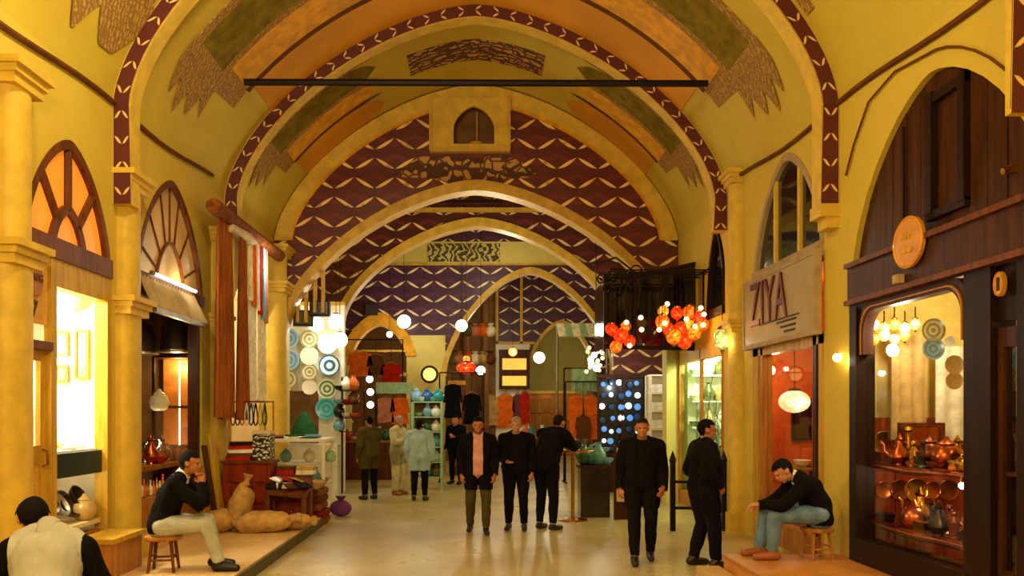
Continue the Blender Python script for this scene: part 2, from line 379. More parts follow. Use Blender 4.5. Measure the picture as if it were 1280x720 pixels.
# painted panels, borders and ragged ends on the vault (paint a few millimetres thick)
def vault_strip(name, Y0, Y1, zmin, m, d=.012, zmax=None):
    if zmax:
        for sd in (-1, 1):
            zz = [zmin+(zmax-zmin)*k/16 for k in range(17)]; yc = (Y0+Y1)/2; hw = (Y1-Y0)/2; vs = []
            for k, z in enumerate(zz):
                f = 1 if z < zmax-.35 else math.sqrt(max(0, 1-((z-zmax+.35)/.35)**2))
                vs += [(sd*(vx(z)-d-.012), yc-hw*f, z), (sd*(vx(z)-d-.012), yc+hw*f, z)]
            MB().add(vs, [(2*k, 2*k+1, 2*k+3, 2*k+2) for k in range(16)]).build(name, m, ceil, 30)
        return
    a = [p for p in shrunk(d+.008) if p[1] >= zmin]; b = [p for p in shrunk(d-.006) if p[1] >= zmin]
    k = min(len(a), len(b)); a = a[(len(a)-k)//2:(len(a)-k)//2+k]; b = b[(len(b)-k)//2:(len(b)-k)//2+k]
    return MB().strip(a, b, 'Y', Y0, Y1).build(name, m, ceil, 30)
def corbel(side, Y0, Y1, zt, drops, m='scrollwork'):
    """ragged painted end: drops = [(fraction across, bottom z), ...]"""
    mb = MB(); n = 36; rows = 7; vs = []; fs = []
    for i in range(n+1):
        f = i/n; zb = None
        for (f0, z0), (f1, z1) in zip(drops, drops[1:]):
            if f0 <= f <= f1+1e-6: zb = z0+(z1-z0)*(f-f0)/max(f1-f0, 1e-6); break
        for j in range(rows+1):
            z = zt+(zb-zt)*j/rows; vs.append((side*(vx(z)-.022), Y0+(Y1-Y0)*f, z))
    for i in range(n):
        for j in range(rows): a = i*(rows+1)+j; fs.append((a, a+1, a+rows+2, a+rows+1))
    return mb.add(vs, fs).build('painted_corbel', m, ceil, 30)
for y0, sc in ((9.35, 1.0), (12.95, .82), (5.95, .9)):
    zb = 6.35
    if y0 > 6:
        for a, b, nm, m, zm in ((.45, .6, 'painted_border', 'scrollwork', zb-.1), (.6, 1.42, 'painted_panel', 'olive_paint', zb), (1.42, 1.56, 'painted_border', 'scrollwork', zb),
                                (1.56, 2.25, 'painted_panel', 'orange_paint', zb+.1), (2.25, 2.38, 'painted_border', 'line_brown', zb+.1), (2.38, 3.36 if y0 < 12 else 3.44, 'painted_panel', 'vault_ochre', zb+.15)):
            vault_strip(nm, y0+a*sc, y0+b*sc, zm, m, zmax=7.75 if y0 > 12 else None)
        for sd in (-1, 1):
            corbel(sd, y0+.42*sc, y0+1.56*sc, zb+.06, [(0, 6.1), (.12, 5.75), (.22, 6.0), (.36, 5.62), (.5, 5.95), (.66, 5.7), (.82, 6.02), (1, 5.8)])
            corbel(sd, y0+1.56*sc, y0+2.3*sc, zb+.14, [(0, 6.2), (1, 6.24)], 'scrollwork')
vault_strip('painted_panel', 7.3, 8.55, 6.2, 'olive_paint'); vault_strip('painted_border', 8.55, 8.72, 6.1, 'scrollwork'); vault_strip('painted_border', 7.12, 7.3, 6.1, 'scrollwork')
corbel(-1, 7.05, 8.78, 6.24, [(0, 5.9), (.1, 5.55), (.24, 5.95), (.4, 5.5), (.55, 5.9), (.68, 5.6), (.85, 5.62), (1, 5.9)])
vault_strip('painted_scroll', 13.9, 14.7, 7.96, 'scrollwork_gold')

# ribs: transverse arches with the dark red chevron border on their faces
def rib(Y0, Y1, proud, zfoot, i):
    pin = [(-W+proud, zfoot)]+arch(0, W-proud, ZS, RISE-proud, 48)+[(W-proud, zfoot)]
    pout = [(-W-.02, zfoot)]+arch(0, W+.02, ZS, RISE+.02, 48)+[(W+.02, zfoot)]
    r = struct('trim_%d' % i, MB().strip(pin, pout, 'Y', Y0, Y1), 'trim_yellow', 30, 'yellow plaster arch rib with a dark red chevron border')
    a = [(-W+proud+.012, zfoot)]+arch(0, W-proud-.012+.024, ZS, RISE-proud+.012, 48)+[(W-proud-.012, zfoot)]
    b = [(-W+.01, zfoot)]+arch(0, W-.01, ZS, RISE-.01, 48)+[(W-.01, zfoot)]
    MB().strip(a, b, 'Y', Y0-.008, Y0, True).build('chevron_border', 'arch_band', r)
rib(5.6, 5.67, .25, 3.9, 1); rib(8.8, 9.05, .2, 4.1, 2); rib(12.7, 12.95, .22, 4.7, 3)
# thin mouldings along the springing
for i, sd in enumerate((-1, 1)):
    pts = [(sd*(vx(5.14+.04*math.sin(y*1.7))-.03), y, 5.14+.04*math.sin(y*1.7)+.045*(y-8)) for y in [4+.4*k for k in range(21)]]
    pts = [(sd*(min(vx(p[2]), W)-.03), p[1], p[2]) for p in pts]
    struct('trim_%d' % (10+i), MB().tube(pts, .028, 6), 'line_brown', 40, 'dark painted moulding sagging along the vault springing')
o = MB().tube([(-3.27, 11.3, 6.47), (0, 11.3, 6.46), (3.27, 11.3, 6.45)], .05, 8)
tag(o.build('tie_rod', 'iron', None, 40), 'long black iron tie rod spanning the vault below its apex', 'rod')

# pilasters with capitals
def pilaster(X, Y, w, z1, z2, lab, zb=0, proud=.16, up=True):
    sd = 1 if X > 0 else -1; e = bpy.data.objects.new('pilaster', None); C.objects.link(e); e.location = (X, Y, zb); ORI[e.name] = Vector((X, Y, zb))
    e['kind'] = 'structure'; e['label'] = lab
    def blk(pr, hw, a, b): return MB().box((min(X+sd*.02, X-sd*pr), Y-hw, a), (max(X+sd*.02, X-sd*pr), Y+hw, b))
    def shaft(r, a, b):
        mb = MB(); n = 10; out = [(X+sd*.02, Y-r)]+[(X-sd*(proud*.35+math.sin(PI*i/n)*proud*.65), Y-r*math.cos(PI*i/n)) for i in range(n+1)]+[(X+sd*.02, Y+r)]
        k = len(out); return mb.add([(x, y, z) for z in (a, b) for x, y in out], [(i, (i+1) % k, k+(i+1) % k, k+i) for i in range(k)]+[tuple(range(k)), tuple(range(2*k-1, k-1, -1))])
    blk(proud+.05, w*.62, zb, zb+.3).build('base', 'trim_yellow', e)
    shaft(w*.5, zb+.3, z1-.2).build('shaft', 'trim_yellow', e, 40)
    def cap(z):
        c = blk(proud+.02, w*.54, z-.2, z-.12).build('capital', 'trim_yellow', e)
        blk(proud+.05, w*.6, z-.12, z-.06).build('echinus', 'trim_yellow', c); blk(proud+.09, w*.68, z-.06, z).build('abacus', 'trim_yellow', c)
    cap(z1)
    if up: shaft(w*.42, z1, z2-.2).build('upper_shaft', 'trim_yellow', e, 40); cap(z2)
pilaster(-4, 6.85, .42, 3.25, 4.75, 'yellow half column with two capitals left of the orange fanlight')
pilaster(-4, 9.1, .46, 3.1, 4.5, 'yellow half column between orange fanlight and grey awning', .15)
pilaster(-4, 12.25, .4, 3.3, 4.6, 'slim yellow half column beside the brown drape', .15)
pilaster(4, 12.15, .36, 3.2, 5.45, 'tall yellow half column left of the red lettered sign')
br = struct('trim_20', MB().box((3.78, 8.78, 3.96), (4, 9.06, 4.1)).box((3.86, 8.8, 3.84), (4, 9.04, 3.96)), 'trim_yellow', None, 'small yellow bracket under the foot of the arch rib')
# pilaster pair lit beside the plates, at the end of the first hall
pilaster(-4, 15.45, .5, 4.3, 5.0, 'pale pilaster in front of the hanging plates', 0, .35)

# raised side platforms
pl = struct('platform_left', MB().box((-4.35, 4.6, 0), (-2.45, 12.62, .15)), 'platform_stone', None, 'low cream stone platform along the left shops')
MB().box((-2.45, 4.6, 0), (-2.43, 12.62, .13)).build('riser', 'platform_side', pl)
pr = struct('platform_right', MB().box((2.72, 4.2, 0), (4.02, 8.78, .25)), 'step_wood', None, 'orange brown wooden step in front of the right shops')
MB().box((2.70, 4.2, .215), (2.72, 8.78, .25)).build('nosing', 'tan_wood', pr)
st = struct('step_right', MB().box((2.45, 7.2, 0), (2.70, 8.9, .1)), 'platform_stone', None, 'low stone step beside the wooden platform')

# ------------------------------------------------------------------ cross wall with the big red tympanum
hA = (0, 3.78, 3.6, 2.6)
nz0, nz1, nx0, nx1 = 6.98, 7.98, -.86, .62
tymp = [(-4, -.15)]+arch(0, 3.99, ZS, RISE-.01, 40)+[(4, -.15)]
wA = struct('wall_tympanum', MB().panel(tymp, [arched(hA[0], hA[1], -.1, hA[2], hA[3], 28), rect(nx0+.1, nx1-.1, nz0+.1, nz1-.08)], 'Y', YA, YA+.3), 'scales_red', None, 'red end wall painted with a net of cream leaves above a wide arch')
MB().strip(arch(0, 3.76, 3.4, 2.78, 40), arch(0, 3.94, 3.4, 2.99, 40), 'Y', YA-.07, YA+.32).build('arch_ring', 'gold_trim', wA, 30)
for sd in (-1, 1): MB().box((sd*3.75 if sd > 0 else -4, YA-.06, 0), (4 if sd > 0 else -3.75, YA+.31, 3.4)).build('jamb', 'plaster_pale', wA)
MB().strip(arch(0, 3.68, ZS, RISE-.34, 40), arch(0, 3.98, ZS, RISE-.03, 40), 'Y', YA-.04, YA).build('outer_ring', 'trim_yellow', wA, 30)
MB().strip(arch(0, 3.62, ZS, RISE-.4, 40), arch(0, 3.68, ZS, RISE-.34, 40), 'Y', YA-.05, YA).build('outer_line', 'orange_paint', wA, 30)
# niche with a small hanging lamp
wn = MB().panel(rect(nx0, nx1, nz0, nz1), [arched((nx0+nx1)/2+.08, .4, nz0+.1, nz0+.42, .42, 16)], 'Y', YA-.1, YA-.02).build('niche_frame', 'trim_yellow', wA)
MB().box((nx0-.05, YA-.14, nz0-.06), (nx1+.05, YA, nz0)).build('niche_sill', 'gold_trim', wn); MB().box((nx0-.06, YA-.13, nz0), (nx0, YA, nz1)).build('niche_edge', 'gold_trim', wn); MB().box((nx1, YA-.13, nz0), (nx1+.06, YA, nz1)).build('niche_edge', 'gold_trim', wn)
MB().box((nx0, YA+.28, nz0), (nx1, YA+.34, nz1)).build('niche_back', 'brown_wall', wA)
t = thing('niche_lamp', 'small yellow dish lamp hanging in the framed niche', 'lamp', (.02, YA+.08, nz0+.12))
MB().cyl((.02, YA+.08, nz0+.2), (.02, YA+.08, nz0+.78), .014, n=6).build('rod', 'gold_trim', t)
MB().lathe([(.01, .03), (.12, .03), (.15, .08), (.13, .1), (.03, .12)], (.0, YA+.08, nz0+.08), 14).build('dish', 'gold_trim', t, 40)
# painted scrolls under the niche
def blob_panel(cx, cz, hw, hh, y, seed, n=40):
    rnd = random.Random(seed); pts = []
    for i in range(n):
        a = 2*PI*i/n; k = 1+.16*math.sin(5*a+seed)+rnd.uniform(-.07, .07); pts.append((cx+hw*k*math.cos(a), cz+hh*k*math.sin(a)))
    return MB().panel(pts, [], 'Y', y, y+.012)
blob_panel(-.15, 6.6, 1.35, .27, YA-.012, 3).build('painted_scroll', 'scrollwork_gold', wA)

# second cross wall (wine net), third (purple net with script lintel) and fourth
def cross(name, Y, m, holes, lab):
    out = [(-FH, -.15)]+arch(0, FH-.01, FZS, FR-.01, 36)+[(FH, -.15)]
    return struct(name, MB().panel(out, holes, 'Y', Y, Y+.3), m, None, lab)
wB = cross('wall_second', 19.5, 'scales_wine', [arched(.05, 3.3, -.1, 4.05, 2.3, 28)], 'wine red wall with leaf net behind the first arch')
MB().strip(arch(.05, 3.28, 4.05, 2.28, 36), arch(.05, 3.46, 4.05, 2.5, 36), 'Y', 19.42, 19.82).build('arch_ring', 'gold_trim', wB, 30)
for sd in (-1, 1): MB().box((.05+sd*3.28 if sd > 0 else -5, 19.44, 0), (5 if sd > 0 else .05-3.28, 19.5, 2.6)).build('lower_wall', 'plaster_pale', wB)
MB().box((-3.2, 19.40, 6.68), (3.2, 19.5, 6.78)).build('painted_rail', 'gold_trim', wB)
MB().tube([(-.9, 19.32, 7.02), (-.88, 19.32, 6.9), (.62, 19.32, 6.9), (.64, 19.32, 7.05)], .035, 6).build('iron_bracket', 'iron', wB)
wC = cross('wall_third', 24, 'scales_purple', [arched(1.63, 2.55, -.1, 2.9, 3.1, 28), arched(-2.9, .82, -.1, 3.5, .95, 24)], 'purple leaf net wall with two arches and a cream lintel')
MB().strip(arch(1.63, 2.53, 2.9, 3.08, 36), arch(1.63, 2.68, 2.9, 3.27, 36), 'Y', 23.93, 24.32).build('arch_ring', 'gold_trim', wC, 30)
MB().strip(arch(-2.9, .80, 3.5, .92, 28), arch(-2.9, 1.12, 3.5, 1.3, 28), 'Y', 23.9, 24.34).build('wide_arch_ring', 'orange_paint', wC, 30)
MB().box((-2.08, 23.94, 0), (-.92, 24.0, 4.12)).build('cream_pier', 'plaster_pale', wC)
MB().box((-4.9, 23.94, 0), (-3.72, 24.0, 3.5)).build('cream_pier', 'plaster_pale', wC)
MB().box((-4.4, 23.92, 6.26), (4.4, 24.0, 6.92)).build('lintel', 'plaster_pale', wC)
MB().box((-1.45, 23.905, 6.32), (.72, 23.92, 6.86)).build('script_panel', 'script_panel', wC)
MB().box((-4.4, 23.90, 6.22), (4.4, 24.0, 6.27)).build('lintel_line', 'gold_trim', wC)
MB().box((-3.75, 23.85, 2.9), (-2.05, 23.93, 3.0)).build('gold_rail', 'gold_trim', wC); MB().box((-3.75, 23.87, 3.62), (-2.05, 23.93, 3.68)).build('gold_rail', 'gold_trim', wC)
wD = cross('wall_fourth', 30, 'scales_purple', [arched(3.2, 1.2, -.1, 3.4, 1.75, 24)], 'purple panelled wall in the distance seen through the arch')
MB().box((-4.9, 29.93, 0), (.74, 30.0, 6.9)).build('brown_panel', 'brown_wall', wD)
MB().strip(arch(3.2, 1.18, 3.4, 1.73, 28), arch(3.2, 1.3, 3.4, 1.88, 28), 'Y', 29.92, 30.32).build('arch_ring', 'gold_trim', wD, 30)
for x in (.74, 1.65): MB().box((x, 29.9, 4.4), (x+.1, 30, 7.0)).build('gold_mullion', 'gold_trim', wD)
MB().box((.74, 29.9, 4.36), (2.2, 30, 4.46)).build('gold_rail', 'gold_trim', wD)
MB().box((.74, 29.95, 0), (2.0, 30, 4.36)).build('lower_wall', 'white_paint', wD)
for x in (-.35, .35): tag(MB().cyl((x, 29.6, 0), (x, 29.6, 7), .13, n=12).build('drain_pipe', 'brown_wall', None, 40), 'tall olive pipe %s before the distant brown wall' % ('farther left' if x < 0 else 'farther right'), 'pipe')

# ------------------------------------------------------------------ rooms behind the shop openings
def room(i, sd, y0, y1, d, h, m, zf=.13, mf='brown_wood', mfar=None):
    xa, xb = sd*4.13, sd*(4.13+d+.2); x0, x1 = min(xa, xb), max(xa, xb)
    r = struct('wall_shop_%d' % i, MB().box((min(xb, xb+sd*.08), y0, zf), (max(xb, xb+sd*.08), y1, h)), m)
    MB().box((x0, y1, zf), (x1, y1+.06, h)).build('partition', mfar or m, r); MB().box((x0, y0-.06, zf), (x1, y0, h)).build('partition', m, r)
    MB().box((x0, y0, zf-.06), (x1, y1, zf)).build('shop_floor', mf, r); MB().box((x0, y0, h), (x1, y1, h+.06)).build('shop_ceiling', m, r)
    return r
room(1, -1, 7.0, 9.05, 1.6, 3.4, 'white_paint'); room(2, -1, 9.3, 12.5, 1.7, 3.5, 'brown_wall', .15, mfar='brown_wall')
room(3, -1, 13.0, 15.7, 1.4, 4.0, 'cream_wall', .13)
room(4, 1, 5.4, 8.6, 1.7, 3.3, 'yellow_wall', .25, 'dark_wood'); room(5, 1, 9.1, 12.3, 1.6, 3.6, 'orange_wall', .05); room(6, 1, 12.85, 15.75, 1.6, 3.3, 'white_paint', .05)

# ------------------------------------------------------------------ arched windows
def wpanel(mb, out, X, d, sd): return mb.panel(out, [], 'X', X, X+sd*d)
def fan_window(i, sd, spec, nsec, inner, bw, mp, mf, lab, rail=.1):
    cy, half, zs, rise = spec; X = sd*4.04; n = nsec*6
    out = arch(cy, half-.05, zs, rise-.06, n); inn = arch(cy, half*inner, zs, rise*inner, n)
    w_ = struct('window_%d' % i, MB().strip(arch(cy, half-.07, zs, rise-.09, 32), arch(cy, half+.005, zs, rise+.005, 32), 'X', X-sd*.05, X+sd*.08), mf, 30, lab)
    MB().box((min(X-sd*.08, X+sd*.08), cy-half, zs-rail), (max(X-sd*.08, X+sd*.08), cy+half, zs+.04)).build('window_sill', mf, w_)
    MB().strip(arch(cy, half*inner-bw/2, zs, rise*inner-bw/2, 20), arch(cy, half*inner+bw/2, zs, rise*inner+bw/2, 20), 'X', X-sd*.03, X+sd*.05).build('inner_arch', mf, w_, 30)
    wpanel(MB(), inn, X+sd*.01, .02, sd).build('pane', mp, w_)
    for k in range(nsec):
        a, b = k*6, (k+1)*6
        wpanel(MB(), out[a:b+1]+inn[a:b+1][::-1], X+sd*.01, .02, sd).build('pane', mp, w_)
        if k: MB().tube([(X, *inn[a]), (X, *out[a])], bw/2, 6).build('glazing_bar', mf, w_)
    return w_
fan_window(1, -1, L1, 4, .36, .1, 'pane_orange', 'brown_wood', 'arched fanlight with glowing orange panes above the white shop', .16)
fan_window(2, -1, L2, 8, .42, .03, 'pane_tan', 'brown_wood', 'pointed fanlight with thin radiating bars above the grey awning')
def bar_window(i, sd, spec, cuts, mp, mf, lab):
    cy, half, zs, rise = spec; X = sd*4.04; a = arch(cy, half-.05, zs, rise-.06, 40)
    w_ = struct('window_%d' % i, MB().strip(arch(cy, half-.08, zs, rise-.1, 32), arch(cy, half+.005, zs, rise+.005, 32), 'X', X-sd*.05, X+sd*.08), mf, 30, lab)
    MB().box((min(X-sd*.08, X+sd*.08), cy-half, zs-.1), (max(X-sd*.08, X+sd*.08), cy+half, zs+.04)).build('window_sill', mf, w_)
    def h(y): k = abs((y-cy)/(half-.05)); return zs+(rise-.06)*max(0, 1-k**1.6)**(1/1.6)
    ed = [cy-half+.05]+cuts+[cy+half-.05]
    for y0, y1 in zip(ed, ed[1:]):
        top = [(y0+(y1-y0)*k/8, h(y0+(y1-y0)*k/8)) for k in range(9)]
        wpanel(MB(), [(y0, zs)]+top+[(y1, zs)], X+sd*.01, .02, sd).build('pane', mp, w_)
    for y in cuts: MB().box((min(X-sd*.03, X+sd*.05), y-.035, zs), (max(X-sd*.03, X+sd*.05), y+.035, h(y))).build('glazing_bar', 'trim_yellow', w_)
    return w_
w3 = bar_window(3, 1, R1, [9.95, 10.75], 'pane_dark', 'grey_awning', 'tall arched window of dark glass above the lettered sign')
w4 = bar_window(4, 1, (13.35, .5, 3.5, 1.38), [], 'pane_dark', 'black_wood', 'small black arched window above the lamp canopy')
# ------------------------------------------------------------------ small goods: one mesh per kind and colour, shared by copies
CACHE = {}
mat('counter_edge', (20, 44, 34), .3, var=.3)
ORD = ['first', 'second', 'third', 'fourth', 'fifth', 'sixth', 'seventh', 'eighth', 'ninth', 'tenth', 'eleventh', 'twelfth', 'thirteenth', 'fourteenth', 'fifteenth', 'sixteenth', 'seventeenth', 'eighteenth', 'nineteenth', 'twentieth', 'twenty-first', 'twenty-second']
def RX(a): return Matrix.Rotation(a, 3, 'X')
def g_mesh(kind):
    mb = MB()
    if kind == 'bowl': mb.lathe([(.03, 0), (.06, .01), (.1, .05), (.12, .09), (.11, .09), (.085, .05), (.03, .02)], n=16)
    elif kind == 'tray': mb.lathe([(.15, 0), (.17, .02), (.165, .025), (.14, .01), (.02, .008)], n=20)
    elif kind == 'plate': mb.lathe([(.6, 0), (.7, .06), (1, .14), (.99, .17), (.68, .1), (.05, .07)], n=24, M=RX(PI/2))
    elif kind == 'vase': mb.lathe([(.05, 0), (.08, .02), (.11, .1), (.1, .17), (.05, .23), (.035, .28), (.055, .31), (.045, .31), (.02, .27)], n=16)
    elif kind == 'jar': mb.lathe([(.06, 0), (.1, .03), (.12, .1), (.1, .17), (.06, .2), (.07, .21), (.03, .24), (.015, .27)], n=16)
    elif kind == 'ewer':
        mb.lathe([(.06, 0), (.05, .02), (.1, .09), (.09, .15), (.035, .21), (.03, .27), (.045, .29), (.02, .32), (.008, .35)], n=14)
        mb.tube([(.09, 0, .1), (.15, 0, .15), (.16, 0, .23), (.19, 0, .26)], [.02, .016, .012, .01], 7)
        mb.tube([(-.035, 0, .26), (-.11, 0, .25), (-.13, 0, .17), (-.09, 0, .1)], .009, 6)
    elif kind == 'candlestick': mb.lathe([(.07, 0), (.07, .015), (.02, .04), (.018, .12), (.03, .14), (.015, .17), (.018, .28), (.04, .3), (.035, .33)], n=12)
    elif kind == 'box': mb.box((-.12, -.09, 0), (.12, .09, .1)); mb.box((-.125, -.095, .1), (.125, .095, .125))
    elif kind == 'book': mb.box((-.1, -.07, 0), (.1, .07, .03)); mb.box((-.102, -.072, .0), (.102, .072, .004)); mb.box((-.102, -.072, .026), (.102, .072, .03)); mb.box((-.102, -.072, 0), (-.094, .072, .03))
    elif kind == 'goblet': mb.lathe([(.035, 0), (.035, .006), (.006, .015), (.006, .07), (.03, .1), (.036, .16), (.031, .16), (.02, .1)], n=12)
    elif kind == 'figurine': mb.lathe([(.05, 0), (.05, .02), (.035, .03), (.045, .1), (.055, .15), (.025, .19), (.02, .2)], n=12); mb.ball((0, 0, .225), .033, 10, 7); mb.tube([(.05, 0, .15), (.085, 0, .11), (.05, -.03, .08)], .013, 6)
    elif kind == 'wallet': mb.box((-.13, -.09, 0), (.13, .09, .018)); mb.box((-.13, -.092, .018), (.13, .06, .03))
    elif kind == 'disc': mb.lathe([(.9, 0), (1, .1), (.9, .25), (.3, .3), (.02, .32)], n=18, M=RX(PI/2))
    elif kind == 'bottle': mb.lathe([(.04, 0), (.045, .01), (.045, .16), (.018, .2), (.015, .27), (.02, .275), (.018, .3)], n=12)
    elif kind == 'pouch':
        mb.ball((0, 0, .09), (.12, .09, .09), 12, 8); mb.lathe([(.04, .15), (.03, .18), (.06, .22)], n=10)
    return mb
def put(kind, m, loc, label, cat, group=None, s=1, rz=0, name=None, rx=0, ry=0):
    k = (kind, m)
    if k not in CACHE: CACHE[k] = g_mesh(kind).mesh(name or kind, m, Vector((0,0,0)), 40)
    o = bpy.data.objects.new(name or kind, CACHE[k]); C.objects.link(o); o.location = loc
    o.scale = s if isinstance(s, (tuple, list)) else (s, s, s); o.rotation_euler = (rx, ry, rz); ORI[o.name] = Vector(loc)
    return tag(o, label, cat, group)
def far_top(x): return FZS+FR*(1-abs(x/FH)**1.6)**.625
def globe(px, py, Y, r, m, label, cord=.5, watts=0, col=SOFT, cat='lamp', group=None, name='globe_lamp', sq=1.0):
    p = at(px, py, Y); t = thing(name, label, cat, p-Vector((0, 0, r)), group)
    if Y > 16.2 and cord and cord != .25: cord = far_top(p.x)-p.z-r*sq*1.1-.02
    MB().ball(p, (r, r, r*sq), 16, 10).build('globe', m, t, 60)
    MB().lathe([(r*.35, r*sq*.9), (r*.4, r*sq*1.08), (r*.12, r*sq*1.2)], p, 10).build('cap', 'dark_bronze', t)
    if cord: MB().cyl(p+Vector((0, 0, r*sq*1.1)), p+Vector((0, 0, r*sq*1.1+cord)), .008, n=5).build('cord', 'iron', t)
    if watts: lamp_light('bulb_light', p+Vector((0, -r-.12, -.05)), watts, col, .06)
    return t
def lantern(p, r, h, m, label, group=None, cord=.4):
    """mosaic glass lantern: cap, swelling glass body, finial, chain"""
    p = Vector(p); t = thing('mosaic_lantern', label, 'lantern', p-Vector((0, 0, h/2)), group)
    MB().lathe([(r*.3, -h/2), (r*.75, -h*.34), (r, -h*.05), (r*.9, h*.2), (r*.5, h*.4)], p, 14).build('glass_body', m, t, 60)
    MB().lathe([(r*.55, h*.38), (r*.6, h*.44), (r*.25, h*.55), (r*.06, h*.62)], p, 12).build('cap', 'brass', t, 40)
    MB().lathe([(.004, -h*.66), (r*.14, -h*.6), (r*.32, -h*.49)], p, 10).build('finial', 'brass', t, 40)
    if cord: MB().cyl(p+Vector((0, 0, h*.6)), p+Vector((0, 0, h*.6+cord)), .007, n=5).build('chain', 'iron', t)
    return t
# dishes of the added, unseen lamps above and behind the photographer
for i, (p, e) in enumerate(ADDED_LAMPS):
    t = thing('added_lamp', 'dish lamp on a rod, %s of the four added unseen lamps from the back wall' % ['third', 'second', 'fourth', 'first'][i], 'lamp', (p[0], p[1], p[2]+.32), 'added unseen lamps')
    MB().lathe([(.05, .32), (.3, .36), (.34, .42), (.1, .5)], p, 16).build('dish', 'brass', t, 40)
    top = ZS+RISE*(1-abs(p[0]/W)**1.6)**(1/1.6)
    MB().cyl((p[0], p[1], p[2]+.48), (p[0], p[1], top-.03), .015, n=6).build('rod', 'iron', t)

# ================================================================== LEFT: bright display shop under the orange fanlight
X = -4.04
t = thing('shopfront', 'cream yellow wooden shopfront of the bright white display shop', 'shopfront', (X, 7.9, .15))
MB().box((-4.12, 7.5, .15), (-3.98, 7.6, 3.26)).build('post', 'gold_wood', t); MB().box((-4.12, 8.64, .15), (-3.98, 8.735, 3.26)).build('post', 'gold_wood', t); MB().box((-4.12, 7.065, .15), (-4.0, 7.12, 3.26)).build('post', 'gold_wood', t)
MB().box((-4.12, 7.6, 3.0), (-3.98, 8.64, 3.26)).build('lintel', 'gold_wood', t)
MB().box((-4.10, 7.12, 2.62), (-4.02, 7.5, 3.26)).build('transom_panel', 'lemon_panel', t); MB().box((-4.12, 7.07, 2.38), (-3.97, 7.52, 2.46)).build('transom_rail', 'brown_wood', t)
MB().box((-4.07, 7.12, 2.46), (-4.05, 7.5, 2.62)).build('transom_pane', 'pane_cream', t)
MB().box((-4.07, 7.6, 1.45), (-4.06, 8.64, 3.0)).build('glass_pane', 'glass_clear', t)
d = struct('door_1', MB().panel(rect(7.12, 7.5, .15, 2.38), [rect(7.2, 7.42, 1.5, 2.28), rect(7.2, 7.42, .35, 1.32)], 'X', -4.09, -4.04), 'gold_wood', None, 'narrow cream wooden door with glass panes by the white shop')
MB().box((-4.07, 7.2, 1.5), (-4.06, 7.42, 2.28)).build('pane', 'glass_clear', d); MB().box((-4.075, 7.2, .35), (-4.055, 7.42, 1.32)).build('panel', 'lemon_panel', d)
MB().tube([(-4.04, 7.45, 1.3), (-3.99, 7.45, 1.32), (-3.99, 7.45, 1.44), (-4.04, 7.45, 1.46)], .012, 6).build('handle', 'brass', d)
t = thing('oval_plaque', 'tan oval plaque with raised letters above the cream door', 'sign', (-4.02, 7.26, 2.86))
MB().lathe([(.15, 0), (.15, .015), (.135, .02), (.01, .02)], (-4.02, 7.26, 3.02), 20, M=Matrix.Rotation(PI/2, 3, 'Y'), sx=1.1).build('plate', 'sand_plate' if 'sand_plate' in M_ else 'tan_wood', t)
TM = lambda x, y, z: Matrix(((0, 0, 1, x), (1, 0, 0, y), (0, 1, 0, z), (0, 0, 0, 1)))       # lettering on the left wall, read from the hall
TR = lambda x, y, z: Matrix(((0, 0, -1, x), (-1, 0, 0, y), (0, 1, 0, z), (0, 0, 0, 1)))     # lettering on the right wall
xf(text_mesh('AAEG', .1), TM(-3.995, 7.26, 3.03)).build('lettering', 'brown_wood', t)
tm = xf(text_mesh('7', .22), TM(-4.01, 7.27, 2.74)); solo('house_number', tm, 'brown_wood', 'brown number seven on the panel above the cream door', 'number')
# counter with sloping glass, lower shelf
t = thing('display_counter', 'white display counter with a dark green front edge in the bright shop', 'counter', (-4.5, 8.15, .15))
MB().box((-5.2, 7.62, 1.28), (-4.1, 8.95, 1.42)).build('top', 'white_paint', t); MB().box((-4.1, 7.6, 1.16), (-4.04, 8.64, 1.4)).build('front_edge', 'counter_edge', t)
MB().box((-5.2, 7.62, .15), (-4.7, 8.95, 1.28)).build('cabinet', 'cream_wall', t); MB().box((-4.7, 7.62, .62), (-4.06, 8.64, .66)).build('lower_shelf', 'cream_wall', t)
MB().box((-4.15, 7.62, .15), (-4.06, 8.64, .55)).build('plinth', 'tan_wood', t)
MB().add([(-4.12, 7.62, 1.42), (-4.12, 8.9, 1.42), (-4.7, 8.9, 1.85), (-4.7, 7.62, 1.85), (-4.13, 7.62, 1.42), (-4.13, 8.9, 1.42), (-4.71, 8.9, 1.85), (-4.71, 7.62, 1.85)], [(0,1,2,3), (7,6,5,4), (0,4,5,1), (1,5,6,2), (2,6,7,3), (3,7,4,0)]).build('sloping_glass', 'glass_clear', t)
MB().box((-5.15, 7.62, 1.42), (-4.72, 8.9, 1.85)).build('riser', 'white_paint', t)
for k, (y, x) in enumerate(((7.75, -4.25), (7.95, -4.4), (8.1, -4.3), (8.25, -4.22), (8.4, -4.4), (8.52, -4.25))):
    put('tray' if k % 2 else 'bowl', 'brass' if k % 3 else 'copper', (x, y, 1.422), ['small copper bowl nearest the door on the white counter', 'brass tray on the white counter beside a copper bowl', 'brass bowl in the middle of the white counter', 'copper tray in the middle of the white counter', 'brass bowl towards the far end of the white counter', 'brass tray at the far end of the white counter'][k], 'tray' if k % 2 else 'bowl', 'metalware on the white counter', .55, name='counter_tray' if k % 2 else 'counter_bowl')
for k in range(9):
    y = 7.72+.1*k; put('bowl', ['dark_bronze', 'steel', 'dark_bronze'][k % 3], (-4.3-.1*(k % 2), y, .78+.04*(k % 3)), '%s tilted bowl, %s from the door in the row under the white counter' % (['dark bronze', 'pale steel', 'dark bronze'][k % 3], ORD[k]), 'bowl', 'bowls under the white counter', 1.15, ry=1.0, name='tilted_bowl')
